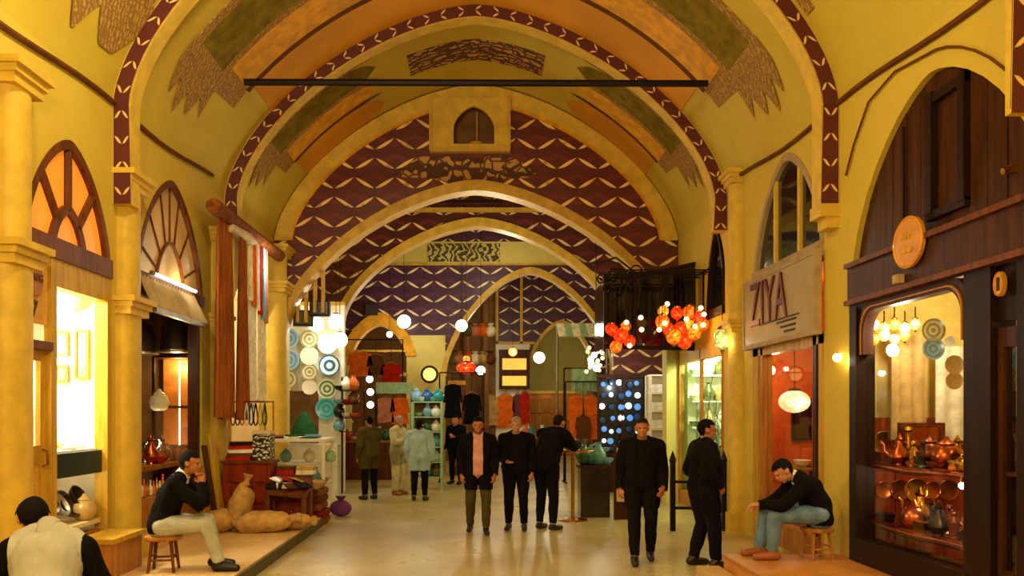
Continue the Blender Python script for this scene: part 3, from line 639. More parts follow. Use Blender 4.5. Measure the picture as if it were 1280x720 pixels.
put('jar', 'glaze_sand', (-4.16, 8.5, .66), 'round tan pot at the end of the bowl row', 'pot', None, 1.05, name='round_pot')
t = thing('wooden_ledge', 'tan wooden box ledge at the foot of the white shop', 'box', (-3.85, 8.3, .15))
MB().box((-3.97, 7.9, .15), (-3.6, 8.62, .5)).build('body', 'tan_wood', t); MB().box((-3.97, 7.87, .5), (-3.57, 8.64, .55)).build('lid', 'gold_wood', t)
for k, (x0, x1, y0, y1) in enumerate(((68, 83, 415, 443), (95, 109, 414, 472), (70, 83, 458, 476))):
    a = at(x0, y1, 9.0); b = at(x1, y0, 9.0); q = thing('picture_frame', ['small square picture on the white shop wall', 'tall narrow picture on the white shop wall', 'low picture beneath the square one in the white shop'][k], 'picture', (a.x, 9.0, a.z))
    MB().box((a.x, 9.01, a.z), (b.x, 9.04, b.z)).build('print', 'sand_print' if 'sand_print' in M_ else 'glaze_sand', q)
    MB().panel(rect(a.x-.02, b.x+.02, a.z-.02, b.z+.02), [rect(a.x+.01, b.x-.01, a.z+.01, b.z-.01)], 'Y', 8.985, 9.03).build('frame', 'tan_wood', q)
globe(95, 372, 8.75, .17, 'globe_yellow', 'large pale yellow globe lamp in the bright white shop', .16)
lamp_light('shop_light', (-4.75, 8.0, 3.1), 230, WHITE, .15); lamp_light('shop_light', (-4.8, 8.5, 2.5), 60, WHITE, .1); lamp_light('under_counter_light', (-4.25, 8.1, 1.1), 5, SOFT, .05)

# ================================================================== LEFT: dark lamp shop under the grey awning
t = thing('awning', 'grey ribbed metal awning above the dark lamp shop', 'awning', (-3.9, 10.5, 3.02))
mb = MB(); n = 72; vs = []
for i in range(n+1):
    y = 9.42+1.86*i/n; dx = .018*math.sin(i*PI/2)
    vs += [(-3.97+dx, y, 3.45), (-3.78+dx, y, 3.06), (-3.79+dx, y, 3.02), (-3.98+dx, y, 3.42)]
mb.add(vs, [(i*4+j, i*4+(j+1) % 4, (i+1)*4+(j+1) % 4, (i+1)*4+j) for i in range(n) for j in range(4)]+[(0,1,2,3), (n*4+3, n*4+2, n*4+1, n*4)]); mb.build('ribbed_sheet', 'grey_awning', t)
MB().box((-3.82, 9.42, 2.99), (-3.76, 11.28, 3.05)).build('front_rail', 'steel', t)
t = thing('tube_lamp', 'white tube lamp lying along the top of the grey awning', 'lamp', (-3.93, 10.5, 3.47)); MB().cyl((-3.93, 9.75, 3.5), (-3.93, 11.2, 3.5), .022, n=8).build('tube', 'globe_white', t, 60)
for y in (9.72, 11.23): MB().cyl((-3.93, y-.03, 3.5), (-3.93, y+.03, 3.5), .03, n=8).build('end_cap', 'steel', t)
lamp_light('tube_light', (-3.9, 10.8, 3.56), 8, WHITE, .04)
t = thing('shopfront', 'dark wooden shopfront of the lamp shop under the awning', 'shopfront', (-4.1, 10.5, .15))
for y in (9.42, 11.54): MB().box((-4.16, y, .15), (-4.02, y+.1, 3.4)).build('post', 'dark_wood', t)
MB().box((-4.16, 9.5, 3.22), (-4.02, 11.56, 3.44)).build('lintel', 'brown_wood', t); MB().box((-4.18, 9.5, .15), (-4.02, 11.55, .75)).build('stall_board', 'tan_wood', t)
def bell(px, py0, py1, Y, r, lab):
    b = at(px, py1, Y); h = (py1-py0)/F*Y; t = thing('bell_lampshade', lab, 'lampshade', b)
    MB().lathe([(r, 0), (r*.97, h*.25), (r*.85, h*.6), (r*.6, h*.88), (r*.2, h), (r*.18, h), (r*.8, h*.6), (r*.93, h*.2), (r*.96, 0)], b, 20).build('shade', 'dark_bronze', t, 50)
    MB().lathe([(r, -.015), (r*1.12, 0), (r*1.12, .02), (r, .03)], b, 20).build('rim', 'steel', t); MB().cyl(b+Vector((0, 0, h)), (b.x, b.y, 3.48), .012, n=6).build('rod', 'iron', t)
bell(222, 392, 440, 11.9, .25, 'large dark bell lampshade with a steel rim in the lamp shop'); bell(176, 402, 442, 11.4, .22, 'second dark bell lampshade partly hidden by the half column')
a = at(194, 560, 12.1); b = at(241, 446, 12.1); t = thing('glass_cabinet', 'amber lit glass cabinet with dark frame below the bell lampshade', 'cabinet', (a.x, 12.1, a.z-1))
MB().box((a.x, 12.42, .15), (b.x, 12.46, b.z)).build('back', 'amber_wall', t); MB().box((a.x, 12.02, .15), (b.x, 12.46, a.z)).build('base', 'brown_wood', t)
for x in (a.x, b.x): MB().box((x-.02, 12.02, a.z), (x+.02, 12.06, b.z)).build('post', 'black_wood', t)
for z in (a.z+.02, a.z+.62, b.z): MB().box((a.x, 12.02, z-.02), (b.x, 12.44, z+.02)).build('shelf', 'dark_wood', t)
MB().cyl((b.x-.2, 12.1, a.z+.05), (b.x-.2, 12.1, b.z-.06), .012, n=8).build('lamp_tube', 'bulb_warm', t)  # glowing tube stands in for a bright reflected strip
lamp_light('cabinet_light', ((a.x+b.x)/2, 12.25, b.z-.15), 14, WARM, .04); lamp_light('cabinet_light', (a.x+.15, 11.7, a.z+.1), 10, WARM, .05)
p = at(199, 505, 11.7); put('jar', 'glaze_cream', (p.x, p.y, p.z-.1), 'round cream vase before the amber cabinet', 'vase', None, 1.2, name='round_vase')
t = thing('shop_table', 'low wooden table of trinkets inside the lamp shop window', 'table', (-4.5, 11, .15)); MB().box((-5.1, 9.7, 1.02), (-4.4, 11.9, 1.08)).build('top', 'tan_wood', t)
for x, y in ((-5.05, 9.75), (-4.45, 9.75), (-5.05, 11.85), (-4.45, 11.85)): MB().box((x-.03, y-.03, .15), (x+.03, y+.03, 1.02)).build('leg', 'brown_wood', t)
rnd = random.Random(4)
for k in range(22):
    kd = ['ewer', 'bowl', 'figurine', 'candlestick', 'goblet'][k % 5]; mm = ['brass', 'copper', 'glaze_red', 'old_copper', 'glaze_green', 'glaze_orange', 'steel'][k % 7]
    put(kd, mm, (-4.47-.3*rnd.random(), 9.9+k*.088, 1.081), '%s %s, %s from the near end of the lamp shop table' % (mm.replace('glaze_', '').replace('_', ' '), kd, ORD[k]), 'trinket', 'trinkets in the lamp shop window', rnd.uniform(.8, 1.25), rnd.random()*6, name='window_'+kd)
for k in range(10):
    put('bottle', ['glaze_orange', 'brass', 'glaze_cream'][k % 3], (-4.12, 9.62+.1*k, .76), '%s ornament bottle, %s from the near end of the stall board' % (['orange', 'brass', 'cream'][k % 3], ORD[k]), 'ornament', 'ornaments on the lamp shop stall board', rnd.uniform(.5, .9), name='ornament_bottle')
lamp_light('shop_light', (-4.6, 10.4, 2.6), 16, WARM, .06)

# ================================================================== LEFT: drape and cloth shop
def drape(name, x, y0, y1, z0, z1, folds, amp, m, lab, cat, taper=0, group=None, th=.02, axis='Y', lean=0):
    """hanging cloth with folds, running along Y (or along X when axis is X)"""
    mb = MB(); n = folds*8; rows = 8; vs = []; fs = []; rr = random.Random(name+lab)
    ph = rr.random()*6
    for s_ in (0, 1):
        for i in range(n+1):
            f = i/n
            for j in range(rows+1):
                g = j/rows; c = (y0+y1)/2; hw = (y1-y0)/2*(1-taper*(1-g)); a = c+(f-.5)*2*hw+lean*g
                dd = amp*(.4+.6*g)*math.sin(f*folds*2*PI+ph+.5*math.sin(g*3))+s_*th; z = z1+(z0-z1)*g+.02*math.sin(f*9+ph)*g
                vs.append((x+dd, a, z) if axis == 'Y' else (a, x+dd, z))
    k = (n+1)*(rows+1)
    for i in range(n):
        for j in range(rows):
            a = i*(rows+1)+j; b = a+rows+1; fs.append((a, b, b+1, a+1)); fs.append((k+a, k+a+1, k+b+1, k+b))
    edge = [i*(rows+1) for i in range(n+1)]; fs += [(edge[i], k+edge[i], k+edge[i+1], edge[i+1]) for i in range(n)]
    eb = [i*(rows+1)+rows for i in range(n+1)]; fs += [(eb[i], eb[i+1], k+eb[i+1], k+eb[i]) for i in range(n)]
    fs += [(j, j+1, k+j+1, k+j) for j in range(rows)]+[(n*(rows+1)+j, k+n*(rows+1)+j, k+n*(rows+1)+j+1, n*(rows+1)+j+1) for j in range(rows)]
    return solo(name, mb.add(vs, fs), m, lab, cat, group, 60)
drape('hanging_drape', -3.70, 11.3, 12.15, 1.72, 4.6, 5, .05, 'drape', 'long brown drape hanging beside the awning', 'drape', .25)
drape('hanging_drape', -3.62, 12.1, 12.62, 1.7, 4.55, 3, .045, 'drape', 'narrower brown drape next to the striped scarves', 'drape', .5)
t = thing('rolled_awning', 'rolled brown awning wrapped in clear plastic above the scarves', 'awning', (-3.7, 13.2, 4.6)); MB().tube([(-3.68, 11.2, 4.70), (-3.66, 13, 4.7), (-3.66, 14.9, 4.72)], .11, 10).build('roll', 'carpet_brown', t, 40)
MB().tube([(-3.66, 11.9, 4.56), (-3.62, 12.6, 4.55), (-3.66, 13.3, 4.58)], [.07, .1, .06], 8).build('plastic_wrap', 'paper', t, 40); MB().cyl((-4, 12.5, 4.7), (-3.72, 12.5, 4.7), .02, n=6).build('bracket', 'iron', t)
for k, (m, l) in enumerate((('cloth_cream', 'cream'), ('cloth_orange', 'orange'), ('cloth_white', 'white'), ('cloth_red', 'red'), ('cloth_sky', 'pale blue'), ('cloth_rose', 'rose'))):
    drape('hanging_scarf', -3.6, 12.68+k*.19, 12.82+k*.19, 3.6-.05*k, 4.58, 2, .02, m, l+' scarf hanging in the row under the rolled awning', 'scarf', 0, 'scarves in a row')
drape('hanging_cloth', -3.64, 12.75, 13.2, 1.9, 3.62, 3, .02, 'cloth_white', 'long white cloth hanging below the striped scarves', 'cloth'); drape('hanging_cloth', -3.64, 13.3, 13.75, 2.0, 3.52, 3, .02, 'cloth_cream', 'long cream cloth hanging below the striped scarves', 'cloth')
lamp_light('shop_light', (-4.75, 14.3, 3.4), 60, WHITE, .1); lamp_light('shop_light', (-3.3, 13.6, 4.3), 22, WHITE, .06)  # second light is added in front, without a fixture, to brighten the hung cloths
# chest with goods, bench, sacks, carpets
def chest(p0, p1, lab, m='red_wood', nd=3):
    a, b = Vector(p0), Vector(p1); t = thing('wooden_chest', lab, 'chest', ((a.x+b.x)/2, (a.y+b.y)/2, a.z)); MB().box(a, b).build('body', m, t)
    MB().box((a.x-.03, a.y-.03, b.z), (b.x+.03, b.y+.02, b.z+.04)).build('top', 'brown_wood', t); h = (b.z-a.z)/nd
    for k in range(nd):
        q = MB().box((a.x+.04, a.y-.025, a.z+h*k+.03), (b.x-.04, a.y, a.z+h*(k+1)-.03)).build('drawer', m, t); MB().ball(((a.x+b.x)/2, a.y-.04, a.z+h*(k+.5)), .025, 8, 6).build('knob', 'brass', q, 60)
    return t
chest((-3.75, 11.85, .15), (-3.05, 12.3, 1.05), 'red brown wooden chest of drawers behind the sacks'); chest((-3.0, 12.05, .15), (-2.55, 12.5, .82), 'lower red brown chest beside the tall one', 'red_wood', 2)
for k in range(5): put('book', ['cloth_red', 'cloth_brown', 'cloth_cream', 'cloth_red', 'cloth_dark'][k], (-3.55+.01*k, 12.05, 1.09+.055*k), ['red book at the bottom of the pile on the tall chest', 'brown book second in the pile on the tall chest', 'cream book in the middle of the pile on the tall chest', 'red book second from the top of the pile on the tall chest', 'dark book topping the pile on the tall chest'][k], 'book', 'books piled on the chest', 1.8, .1*k, name='large_book')
t = thing('patterned_box', 'black and white patterned box on the tall chest', 'box', (-3.2, 12.1, 1.09)); MB().box((-3.34, 11.95, 1.09), (-3.08, 12.25, 1.48)).build('body', 'print_bw', t); MB().box((-3.35, 11.94, 1.48), (-3.07, 12.26, 1.53)).build('lid', 'paper', t)
t = thing('sloping_bench', 'sloping brown display bench of wallets at the platform edge', 'bench', (-2.75, 11.5, .15))
MB().add([(-3.05, 11.55, .68), (-2.45, 11.55, .62), (-2.45, 12.0, .82), (-3.05, 12.0, .86), (-3.05, 11.55, .62), (-2.45, 11.55, .56), (-2.45, 12.0, .76), (-3.05, 12.0, .8)], [(0,1,2,3), (7,6,5,4), (0,4,5,1), (1,5,6,2), (2,6,7,3), (3,7,4,0)]).build('top', 'brown_wood', t)
for x, y in ((-3.02, 11.6), (-2.5, 11.6), (-3.02, 11.95), (-2.5, 11.95)): MB().box((x-.03, y-.03, .15), (x+.03, y+.03, .63)).build('leg', 'brown_wood', t)
wl_ = [('cloth_dark', 'dark'), ('glaze_cream', 'cream'), ('cloth_brown', 'brown'), ('cloth_dark', 'black'), ('glaze_white', 'white'), ('cloth_red', 'dark red'), ('cloth_sand', 'tan')]
for k, (m, l) in enumerate(wl_):
    put('wallet', m, (-2.93+.135*(k % 4), 11.64+.17*(k//4)+.03*(k % 2), .73+.075*(k//4)), l+' leather wallet lying on the sloping bench', 'wallet', 'wallets on the sloping bench', .9, .35*k, rx=.38)
def sack(c, r, m, lab, tilt=0, rz=0, tie=True):
    mb = MB(); Mx = (Matrix.Rotation(rz, 3, 'Z') @ Matrix.Rotation(tilt, 3, 'Y')); mb.ball((0, 0, 0), r, 28, 22)
    mb.v = [v*(1+.2*noise.noise(v*6+Vector(c))+.09*noise.noise(v*17+Vector(c))-.05*abs(noise.noise(v*11))) for v in mb.v]; t = thing('cloth_sack', lab, 'sack', (c[0], c[1], c[2])); bd = MB().add([Mx @ v+Vector(c) for v in mb.v], mb.f); bd.build('bag', m, t, 70)
    if tie: k = Mx @ Vector((0, 0, r[2]*.93))+Vector(c); d_ = Mx @ Vector((0, 0, 1)); MB().tube([k, k+d_*.06, k+d_*.14], [.06, .035, .075], 8).build('tied_neck', m, t, 50)
    return t
p = at(285, 640, 11.0); sack((-3.32, 11.25, .47), (.16, .2, .36), 'sack', 'upright tan cloth sack leaning on the chest', .25); sack((-3.55, 11.1, .3), (.2, .2, .17), 'sack', 'squat tan sack behind the upright one', 0, 0, False)
sack((-2.95, 11.05, .29), (.16, .19, .42), 'sack', 'long tan sack lying on the platform', 1.5, .15); sack((-2.55, 11.3, .26), (.13, .16, .22), 'sack', 'small tan sack lying at the platform edge', 1.45, -.5)
for k in range(6):
    mb = MB(); w0 = .3-.012*k; z = .004+.115*k; n = 10; x0 = -2.72+.02*math.sin(k*2.1)
    out = [(x0-w0, z+.01), (x0+w0*.9, z), (x0+w0, z+.03), (x0+w0, z+.085), (x0+w0*.9, z+.112), (x0-w0, z+.105), (x0-w0*1.03, z+.06)]
    mb.panel(out, [], 'Y', 12.75+.02*(k % 2), 13.3); solo('folded_carpet', mb, ['carpet_brown', 'carpet_red', 'carpet_brown', 'cloth_brown', 'carpet_brown', 'cloth_sand'][k], ['brown folded carpet at the bottom of the pile by the glass case', 'red brown folded carpet second in the pile by the glass case', 'brown folded carpet third in the pile by the glass case', 'smooth brown folded rug fourth in the pile by the glass case', 'brown folded carpet second from the top of the pile', 'tan folded rug on top of the carpet pile'][k], 'carpet', 'folded carpets by the glass case', 40)
def showcase(x0, x1, y0, y1, h, lab, m='white_paint', zf=0, shelves=2, g='glass_clear'):
    t = thing('glass_showcase', lab, 'showcase', ((x0+x1)/2, (y0+y1)/2, zf)); e = .025
    MB().box((x0, y0, zf), (x1, y1, zf+.18)).build('plinth', m, t); MB().panel(rect(x0-.01, x1+.01, 0, 1), [], 'Y', 0, 0) if False else None
    for x in (x0, x1):
        for y in (y0, y1): MB().box((x-e, y-e, zf+.18), (x+e, y+e, zf+h)).build('post', m, t)
    MB().box((x0-.04, y0-.04, zf+h), (x1+.04, y1+.04, zf+h+.05)).build('top', m, t)
    for k in range(shelves): z = zf+.18+(h-.18)*(k+1)/(shelves+1); MB().box((x0, y0+.03, z-.01), (x1, y1, z+.01)).build('shelf', m, t)
    MB().box((x0, y0-.006, zf+.18), (x1, y0, zf+h)).build('front_pane', g, t); MB().box((x1, y0, zf+.18), (x1+.006, y1, zf+h)).build('side_pane', g, t); MB().box((x0-.006, y0, zf+.18), (x0, y1, zf+h)).build('side_pane', g, t)
    return t
showcase(-3.78, -2.62, 13.75, 14.6, 1.3, 'white framed glass showcase below the hanging plates')
for k in range(9): put(['vase', 'bowl', 'jar'][k % 3], ['glaze_mint', 'glaze_cream', 'glaze_sea', 'glaze_sand'][k % 4], (-3.6+.13*k, 14.05+.1*(k % 2), [.182, .57, .942][k % 3] if k % 3 else .565), '%s %s, %s from the left inside the white glass showcase' % (['mint', 'cream', 'sea green', 'sand'][k % 4], ['vase', 'bowl', 'jar'][k % 3], ORD[k]), 'ceramic', 'ceramics in the showcase', .9, name='ceramic_piece')
for k, (x, m, l) in enumerate(((-3.55, 'glaze_dark', 'dark'), (-3.2, 'glaze_cream', 'cream'), (-2.95, 'glaze_green', 'green'))): put('tray', m, (x, 14.1, 1.352), l+' oval dish lying on the white showcase', 'dish', None, 1.2, name='oval_dish')
put('pouch', 'cloth_violet', (-2.35, 13.9, 0), 'violet cloth pouch standing beside the white showcase', 'pouch', None, 1.6, name='cloth_pouch')

# ================================================================== plates on the bright stall
t = thing('plate_stall', 'bright white stall wall carrying hanging plates', 'stall', (-4.0, 18.3, 0))
MB().box((-4.98, 18.3, 0), (-3.05, 18.36, 4.25)).build('back_board', 'white_paint', t); MB().box((-4.98, 17.6, 0), (-3.05, 18.3, 1.1)).build('counter', 'white_paint', t)
MB().box((-4.98, 18.2, 4.25), (-3.0, 18.4, 4.33)).build('top_rail', 'gold_trim', t); MB().box((-3.08, 18.2, 0), (-3.0, 18.38, 4.25)).build('end_post', 'white_paint', t)
MB().box((-4.6, 18.28, 1.1), (-3.6, 18.3, 2.3)).build('dark_bay', 'brown_wall', t)
for px, py, r, m, l in ((361, 423, 12, 'plate_sky', 'pale blue plate at the upper left of the plate wall'), (361, 450, 13, 'plate_sky', 'larger pale blue plate below the upper left one'), (360, 474, 12, 'plate_white', 'white ringed plate below the two pale blue plates'),
        (412, 457, 13, 'plate_blue', 'deep blue and white plate at the right of the plate wall'), (409, 486, 12, 'plate_green', 'grey green patterned plate below the deep blue plate'), (408, 511, 13, 'plate_teal', 'teal plate low on the plate wall'),
        (387, 424, 11, 'plate_white', 'white plate between pale blue and bright lamp'), (387, 445, 11, 'glaze_cream', 'plain cream plate in the middle column'), (387, 465, 10, 'plate_white', 'white patterned plate in the middle column'), (387, 484, 9, 'glaze_cream', 'small cream plate low in the middle column'),
        (410, 430, 12, 'glaze_white', 'large white plate above the deep blue plate'), (344, 438, 9, 'plate_white', 'small white plate at the left edge of the plate wall'), (343, 458, 9, 'plate_green', 'small green plate at the left edge of the plate wall'), (343, 478, 8, 'glaze_cream', 'small cream plate at the left edge of the plate wall')):
    p = at(px, py, 18.1); put('plate', m, p, l, 'plate', 'plates on the stall wall', r/F*18.1*1.05, name='hanging_plate', rz=random.uniform(-.1, .1))
rnd = random.Random(9)
for k in range(14):
    p = at(341+(k % 3)*10+rnd.uniform(-2, 2), 492+(k//3)*12, 17.95); put(['ewer', 'goblet', 'bowl'][k % 3], ['brass', 'old_copper', 'glaze_olive'][(k//2) % 3], p, 'small %s, %s in the %s row of the cluster below the plates' % (['ewer', 'goblet', 'bowl'][k % 3], ['left', 'middle', 'right'][k % 3], ORD[k//3]), 'vessel', 'brass vessels below the plates', .75, rnd.random()*6, name='hanging_vessel')
MB_ = MB().lathe([(.3, 0), (.26, .2), (.12, .45), (.06, .55)], at(380, 546, 17.6), 14); solo('draped_cloth', MB_, 'cloth_green', 'dark green cloth cone on the plate stall counter', 'cloth', None, 60)
for k in range(10):
    p = at(424+(k % 3)*9, 488+(k//3)*17, 17.8); put(['bowl', 'jar', 'vase', 'bowl'][k % 4], ['glaze_dark', 'glaze_white', 'glaze_orange', 'glaze_sky', 'glaze_red', 'glaze_brown'][k % 6], p, '%s pot, %s on the %s shelf of the rack right of the plates' % (['dark', 'white', 'orange', 'sky blue', 'red', 'brown'][k % 6], ['left', 'middle', 'right'][k % 3], ['top', 'second', 'third', 'lowest'][k//3]), 'pot', 'colourful pots right of the plates', 1.15, k, name='rack_pot')
t = thing('pot_rack', 'slim dark rack of colourful pots right of the plates', 'rack', (-2.75, 17.8, 0))
for x in (-3.0, -2.5): MB().box((x-.02, 17.9, 0), (x+.02, 17.94, 2.6)).build('post', 'dark_wood', t)
for k in range(4): MB().box((-3.02, 17.65, at(424, 488+k*17, 17.8).z-.02), (-2.48, 17.95, at(424, 488+k*17, 17.8).z)).build('shelf', 'dark_wood', t)
def flood(px, py, Y, lab, rz=0, post=True):
    p = at(px, py, Y); t = thing('floodlight', lab, 'floodlight', p)
    MB().box(p+Vector((-.2, -.08, -.16)), p+Vector((.2, .1, .16)), rz).build('housing', 'iron', t); MB().box(p+Vector((-.17, -.1, -.13)), p+Vector((.17, -.08, .13)), rz, p).build('lens', 'glaze_dark', t)
    if post: MB().box(p+Vector((-.1, -.19, -.1)), p+Vector((-.04, -.08, 1.1))).build('arm', 'gold_trim', t); MB().box(p+Vector((.06, -.19, -.1)), p+Vector((.12, -.08, 1.1))).build('arm', 'gold_trim', t)
flood(400, 386, 16.3, 'square black floodlight on a double arm above the plates'); flood(379, 398, 16.3, 'lower black floodlight tilted above the plates', .3, True); flood(463, 387, 23.8, 'black floodlight above the distant orange arch', .4, False)
for px, py in ((395, 405), (420, 402), (425, 425)): globe(px, py, 17.7, .17, 'globe_white', {395: 'bright white globe lamp left among the plates', 420: 'bright white globe lamp under the black floodlight'}.get(px, 'bright white globe lamp right beside the plates') if py != 425 else 'lowest bright white globe lamp beside the plates', .2, 60 if px == 420 else 14, WHITE)

for k in range(3):
    x, y = -3.86+.03*k, 10.85+.2*k; m = ['tan_wood', 'dark_wood', 'gold_wood'][k]
    mb = MB().add([(x+.22, y, .152), (x+.25, y, .152), (x+.06, y, 1.2+.15*k), (x+.03, y, 1.2+.15*k), (x+.22, y+.16, .152), (x+.25, y+.16, .152), (x+.06, y+.16, 1.2+.15*k), (x+.03, y+.16, 1.2+.15*k)], [(0,1,2,3), (7,6,5,4), (0,4,5,1), (1,5,6,2), (2,6,7,3), (3,7,4,0)])
    solo('leaning_board', mb, m, ['shortest tan board', 'dark board between two lighter boards', 'tallest golden board'][k]+' leaning under the brown drape', 'board', 'boards under the drape')
for k in range(7):
    c = ['red', 'cream', 'brown', 'sand', 'rose', 'green', 'sky'][k]; x = -2.9+.3*(k % 2) if k < 4 else -3.6+.34*(k-4); y = 12.25 if k < 4 else 14.35; z = (.862+.062*(k//2)) if k < 4 else 1.352
    mb = MB().box((x-.13, y-.12, z), (x+.13, y+.12, z+.03)); mb.box((x-.135, y-.125, z+.031), (x+.13, y+.12, z+.06)); mb.box((x-.135, y-.125, z), (x-.125, y+.12, z+.06))
    solo('folded_textile', mb, 'cloth_'+c, c+' folded textile '+('lying on the low chest behind the wallets' if k < 4 else 'lying at the back of the white showcase top'), 'textile', 'folded textiles on the left stall')
for k in range(8):
    a = Vector((-3.74+.07*k, 12.33, 1.95)); mb = MB().tube([a+Vector((.03*math.sin(j*PI/8), -.02, -.34*math.sin(j*PI/16))) for j in range(17)], .012, 6)
    solo('bead_necklace', mb, 'glaze_'+['red', 'teal', 'orange', 'cream', 'blue', 'dark', 'sand', 'green'][k], ['red', 'teal', 'orange', 'cream', 'blue', 'dark', 'sand coloured', 'green'][k]+' bead necklace hanging from the bar above the tall chest', 'necklace', 'necklaces above the chest', 60)
t = thing('necklace_stand', 'thin brass stand with a bar of necklaces on the tall chest', 'stand', (-3.5, 12.3, 1.09)); MB().cyl((-3.8, 12.32, 1.97), (-3.12, 12.32, 1.97), .014, n=8).build('bar', 'brass', t); MB().cyl((-3.12, 12.32, .15), (-3.12, 12.32, 1.98), .014, n=8).build('post', 'brass', t); MB().cyl((-3.8, 12.32, .15), (-3.8, 12.32, 1.98), .014, n=8).build('post', 'brass', t)
# ================================================================== RIGHT: dark shop with copper goods
X = 4.0
t = thing('shopfront', 'dark brown wooden shopfront filling the big arch on the right', 'shopfront', (4.1, 7.05, .25))
cy, hf, zs_, rs = R0
def hR(y): k = abs((y-cy)/(hf-.01)); return zs_+(rs-.01)*max(0, 1-k**1.6)**(1/1.6)
ys = [cy-hf+.02+(2*hf-.04)*k/12 for k in range(13)]
for y0, y1 in zip(ys, ys[1:]):
    MB().panel([(y0+.004, 3.32)]+[(y0+.004+(y1-y0-.008)*k/4, hR(y0+.004+(y1-y0-.008)*k/4)) for k in range(5)]+[(y1-.004, 3.32)], [], 'X', 4.05+.006*(int(y0*7) % 2), 4.12).build('plank', 'dark_wood', t)
for a, b in ((6.55, 6.64), (7.02, 7.13)): MB().box((3.99, a, 3.55), (4.06, b, 4.62)).build('shutter_post', 'black_wood', t)
MB().box((4.0, 6.55, 3.5), (4.12, 7.13, 3.57)).build('shutter_rail', 'black_wood', t); MB().box((4.0, 6.55, 4.52), (4.12, 7.13, 4.6)).build('shutter_rail', 'black_wood', t)
MB().box((4.03, 7.55, 3.4), (4.06, 7.57, 4.5)).build('groove', 'black_wood', t)
MB().box((3.94, 5.61, 2.96), (4.16, 8.49, 3.34)).build('fascia', 'dark_wood', t); MB().box((3.9, 5.61, 2.93), (4.0, 8.49, 2.98)).build('fascia_mould', 'brown_wood', t); MB().box((3.9, 5.61, 3.32), (4.0, 8.49, 3.37)).build('fascia_mould', 'brown_wood', t)
for a, b, nm in ((8.34, 8.49, 'post'), (6.16, 6.5, 'post'), (5.61, 5.86, 'post')): MB().box((3.96, a, .25), (4.16, b, 2.95)).build(nm, 'black_wood', t)
MB().box((3.95, 6.45, .25), (4.12, 8.36, .5)).build('stall_board', 'black_wood', t)
# rounded window head
def head(r0, r1, x0, x1, m):
    def o(d): 
        a = []; y0, y1, zt, c = 6.5+d, 8.34-d, 2.93-d, .22
        a += [(y0, 2.4), (y0, zt-c)]+[(y0+c-c*math.cos(k*PI/12), zt-c+c*math.sin(k*PI/12)) for k in range(1, 7)]+[(y1-c+c*math.sin(k*PI/12), zt-c+c*math.cos(k*PI/12)) for k in range(0, 6)]+[(y1, zt-c), (y1, 2.4)]
        return a
    return MB().strip(o(r1), o(r0), 'X', x0, x1).build('window_head', m, t, 40)
head(.0, .09, 3.99, 4.1, 'dark_wood'); head(.05, .065, 3.975, 3.99, 'tan_wood')
MB().box((4.06, 6.5, .5), (4.07, 8.34, 2.95)).build('glass_pane', 'glass_clear', t)
d = struct('door_2', MB().panel(rect(5.86, 6.16, .25, 2.45), [rect(5.93, 6.1, .6, 2.3)], 'X', 4.02, 4.08), 'dark_wood', None, 'narrow dark glazed door at the right edge')
MB().box((4.045, 5.93, .6), (4.055, 6.1, 2.3)).build('pane', 'glass_dim', d); MB().box((4.03, 5.93, 1.32), (4.07, 6.1, 1.35)).build('rail', 'dark_wood', d); MB().box((4.02, 5.86, 2.5), (4.1, 6.16, 2.93)).build('transom_panel', 'black_wood', d)
def oval(px, py, ry, rz, Xp, lab, Mk='ochre'):
    y = wy(px, Xp); z = EYE+(CY-py)/F*y; t = thing('oval_sign', lab, 'sign', (Xp, y, z-rz))
    MB().lathe([(1, 0), (1, .03), (.93, .04), (.9, .03), (.01, .03)], (Xp, y, z), 28, M=Matrix(((0, 0, -1), (0, ry, 0), (rz, 0, 0)))).build('disc', 'glaze_'+Mk, t, 30)
    return t, y, z
q, y, z = oval(1138, 303, .25, .235, 3.92, 'orange oval sign with a faint brown emblem on the dark fascia')
mb = MB()
for (a, b, ra, rb) in ((.07, .06, .025, .03), (.02, .06, .02, .035), (-.03, .055, .025, .02), (.05, -.07, .045, .03), (-.04, -.07, .05, .03)): mb.lathe([(1, 0), (1, .004), (.01, .004)], (3.888, y+a, z+b), 16, M=Matrix(((0, 0, -1), (0, ra, 0), (rb, 0, 0))))
mb.build('emblem', 'orange_paint', q)['kind'] = 'stuff'
q, y, z = oval(1253, 355, .055, .095, 3.98, 'small upright orange oval sign above the glazed door'); MB().box((3.94, y-.012, z-.05), (3.955, y+.012, z+.05)).build('emblem', 'ink', q)
solo('alarm_box', MB().box((3.86, 7.32, 2.99), (3.92, 7.42, 3.07)).box((3.85, 7.34, 3.0), (3.86, 7.40, 3.06)), 'glaze_sand', 'little beige box under the large oval sign', 'box')
solo('wall_spotlight', MB().box((4.0, 5.98, 3.60), (4.06, 6.03, 3.66)).cyl((4.01, 6.0, 3.63), (3.95, 6.0, 3.61), .025), 'brass', 'small brass spotlight on the dark planks near the right edge', 'spotlight')
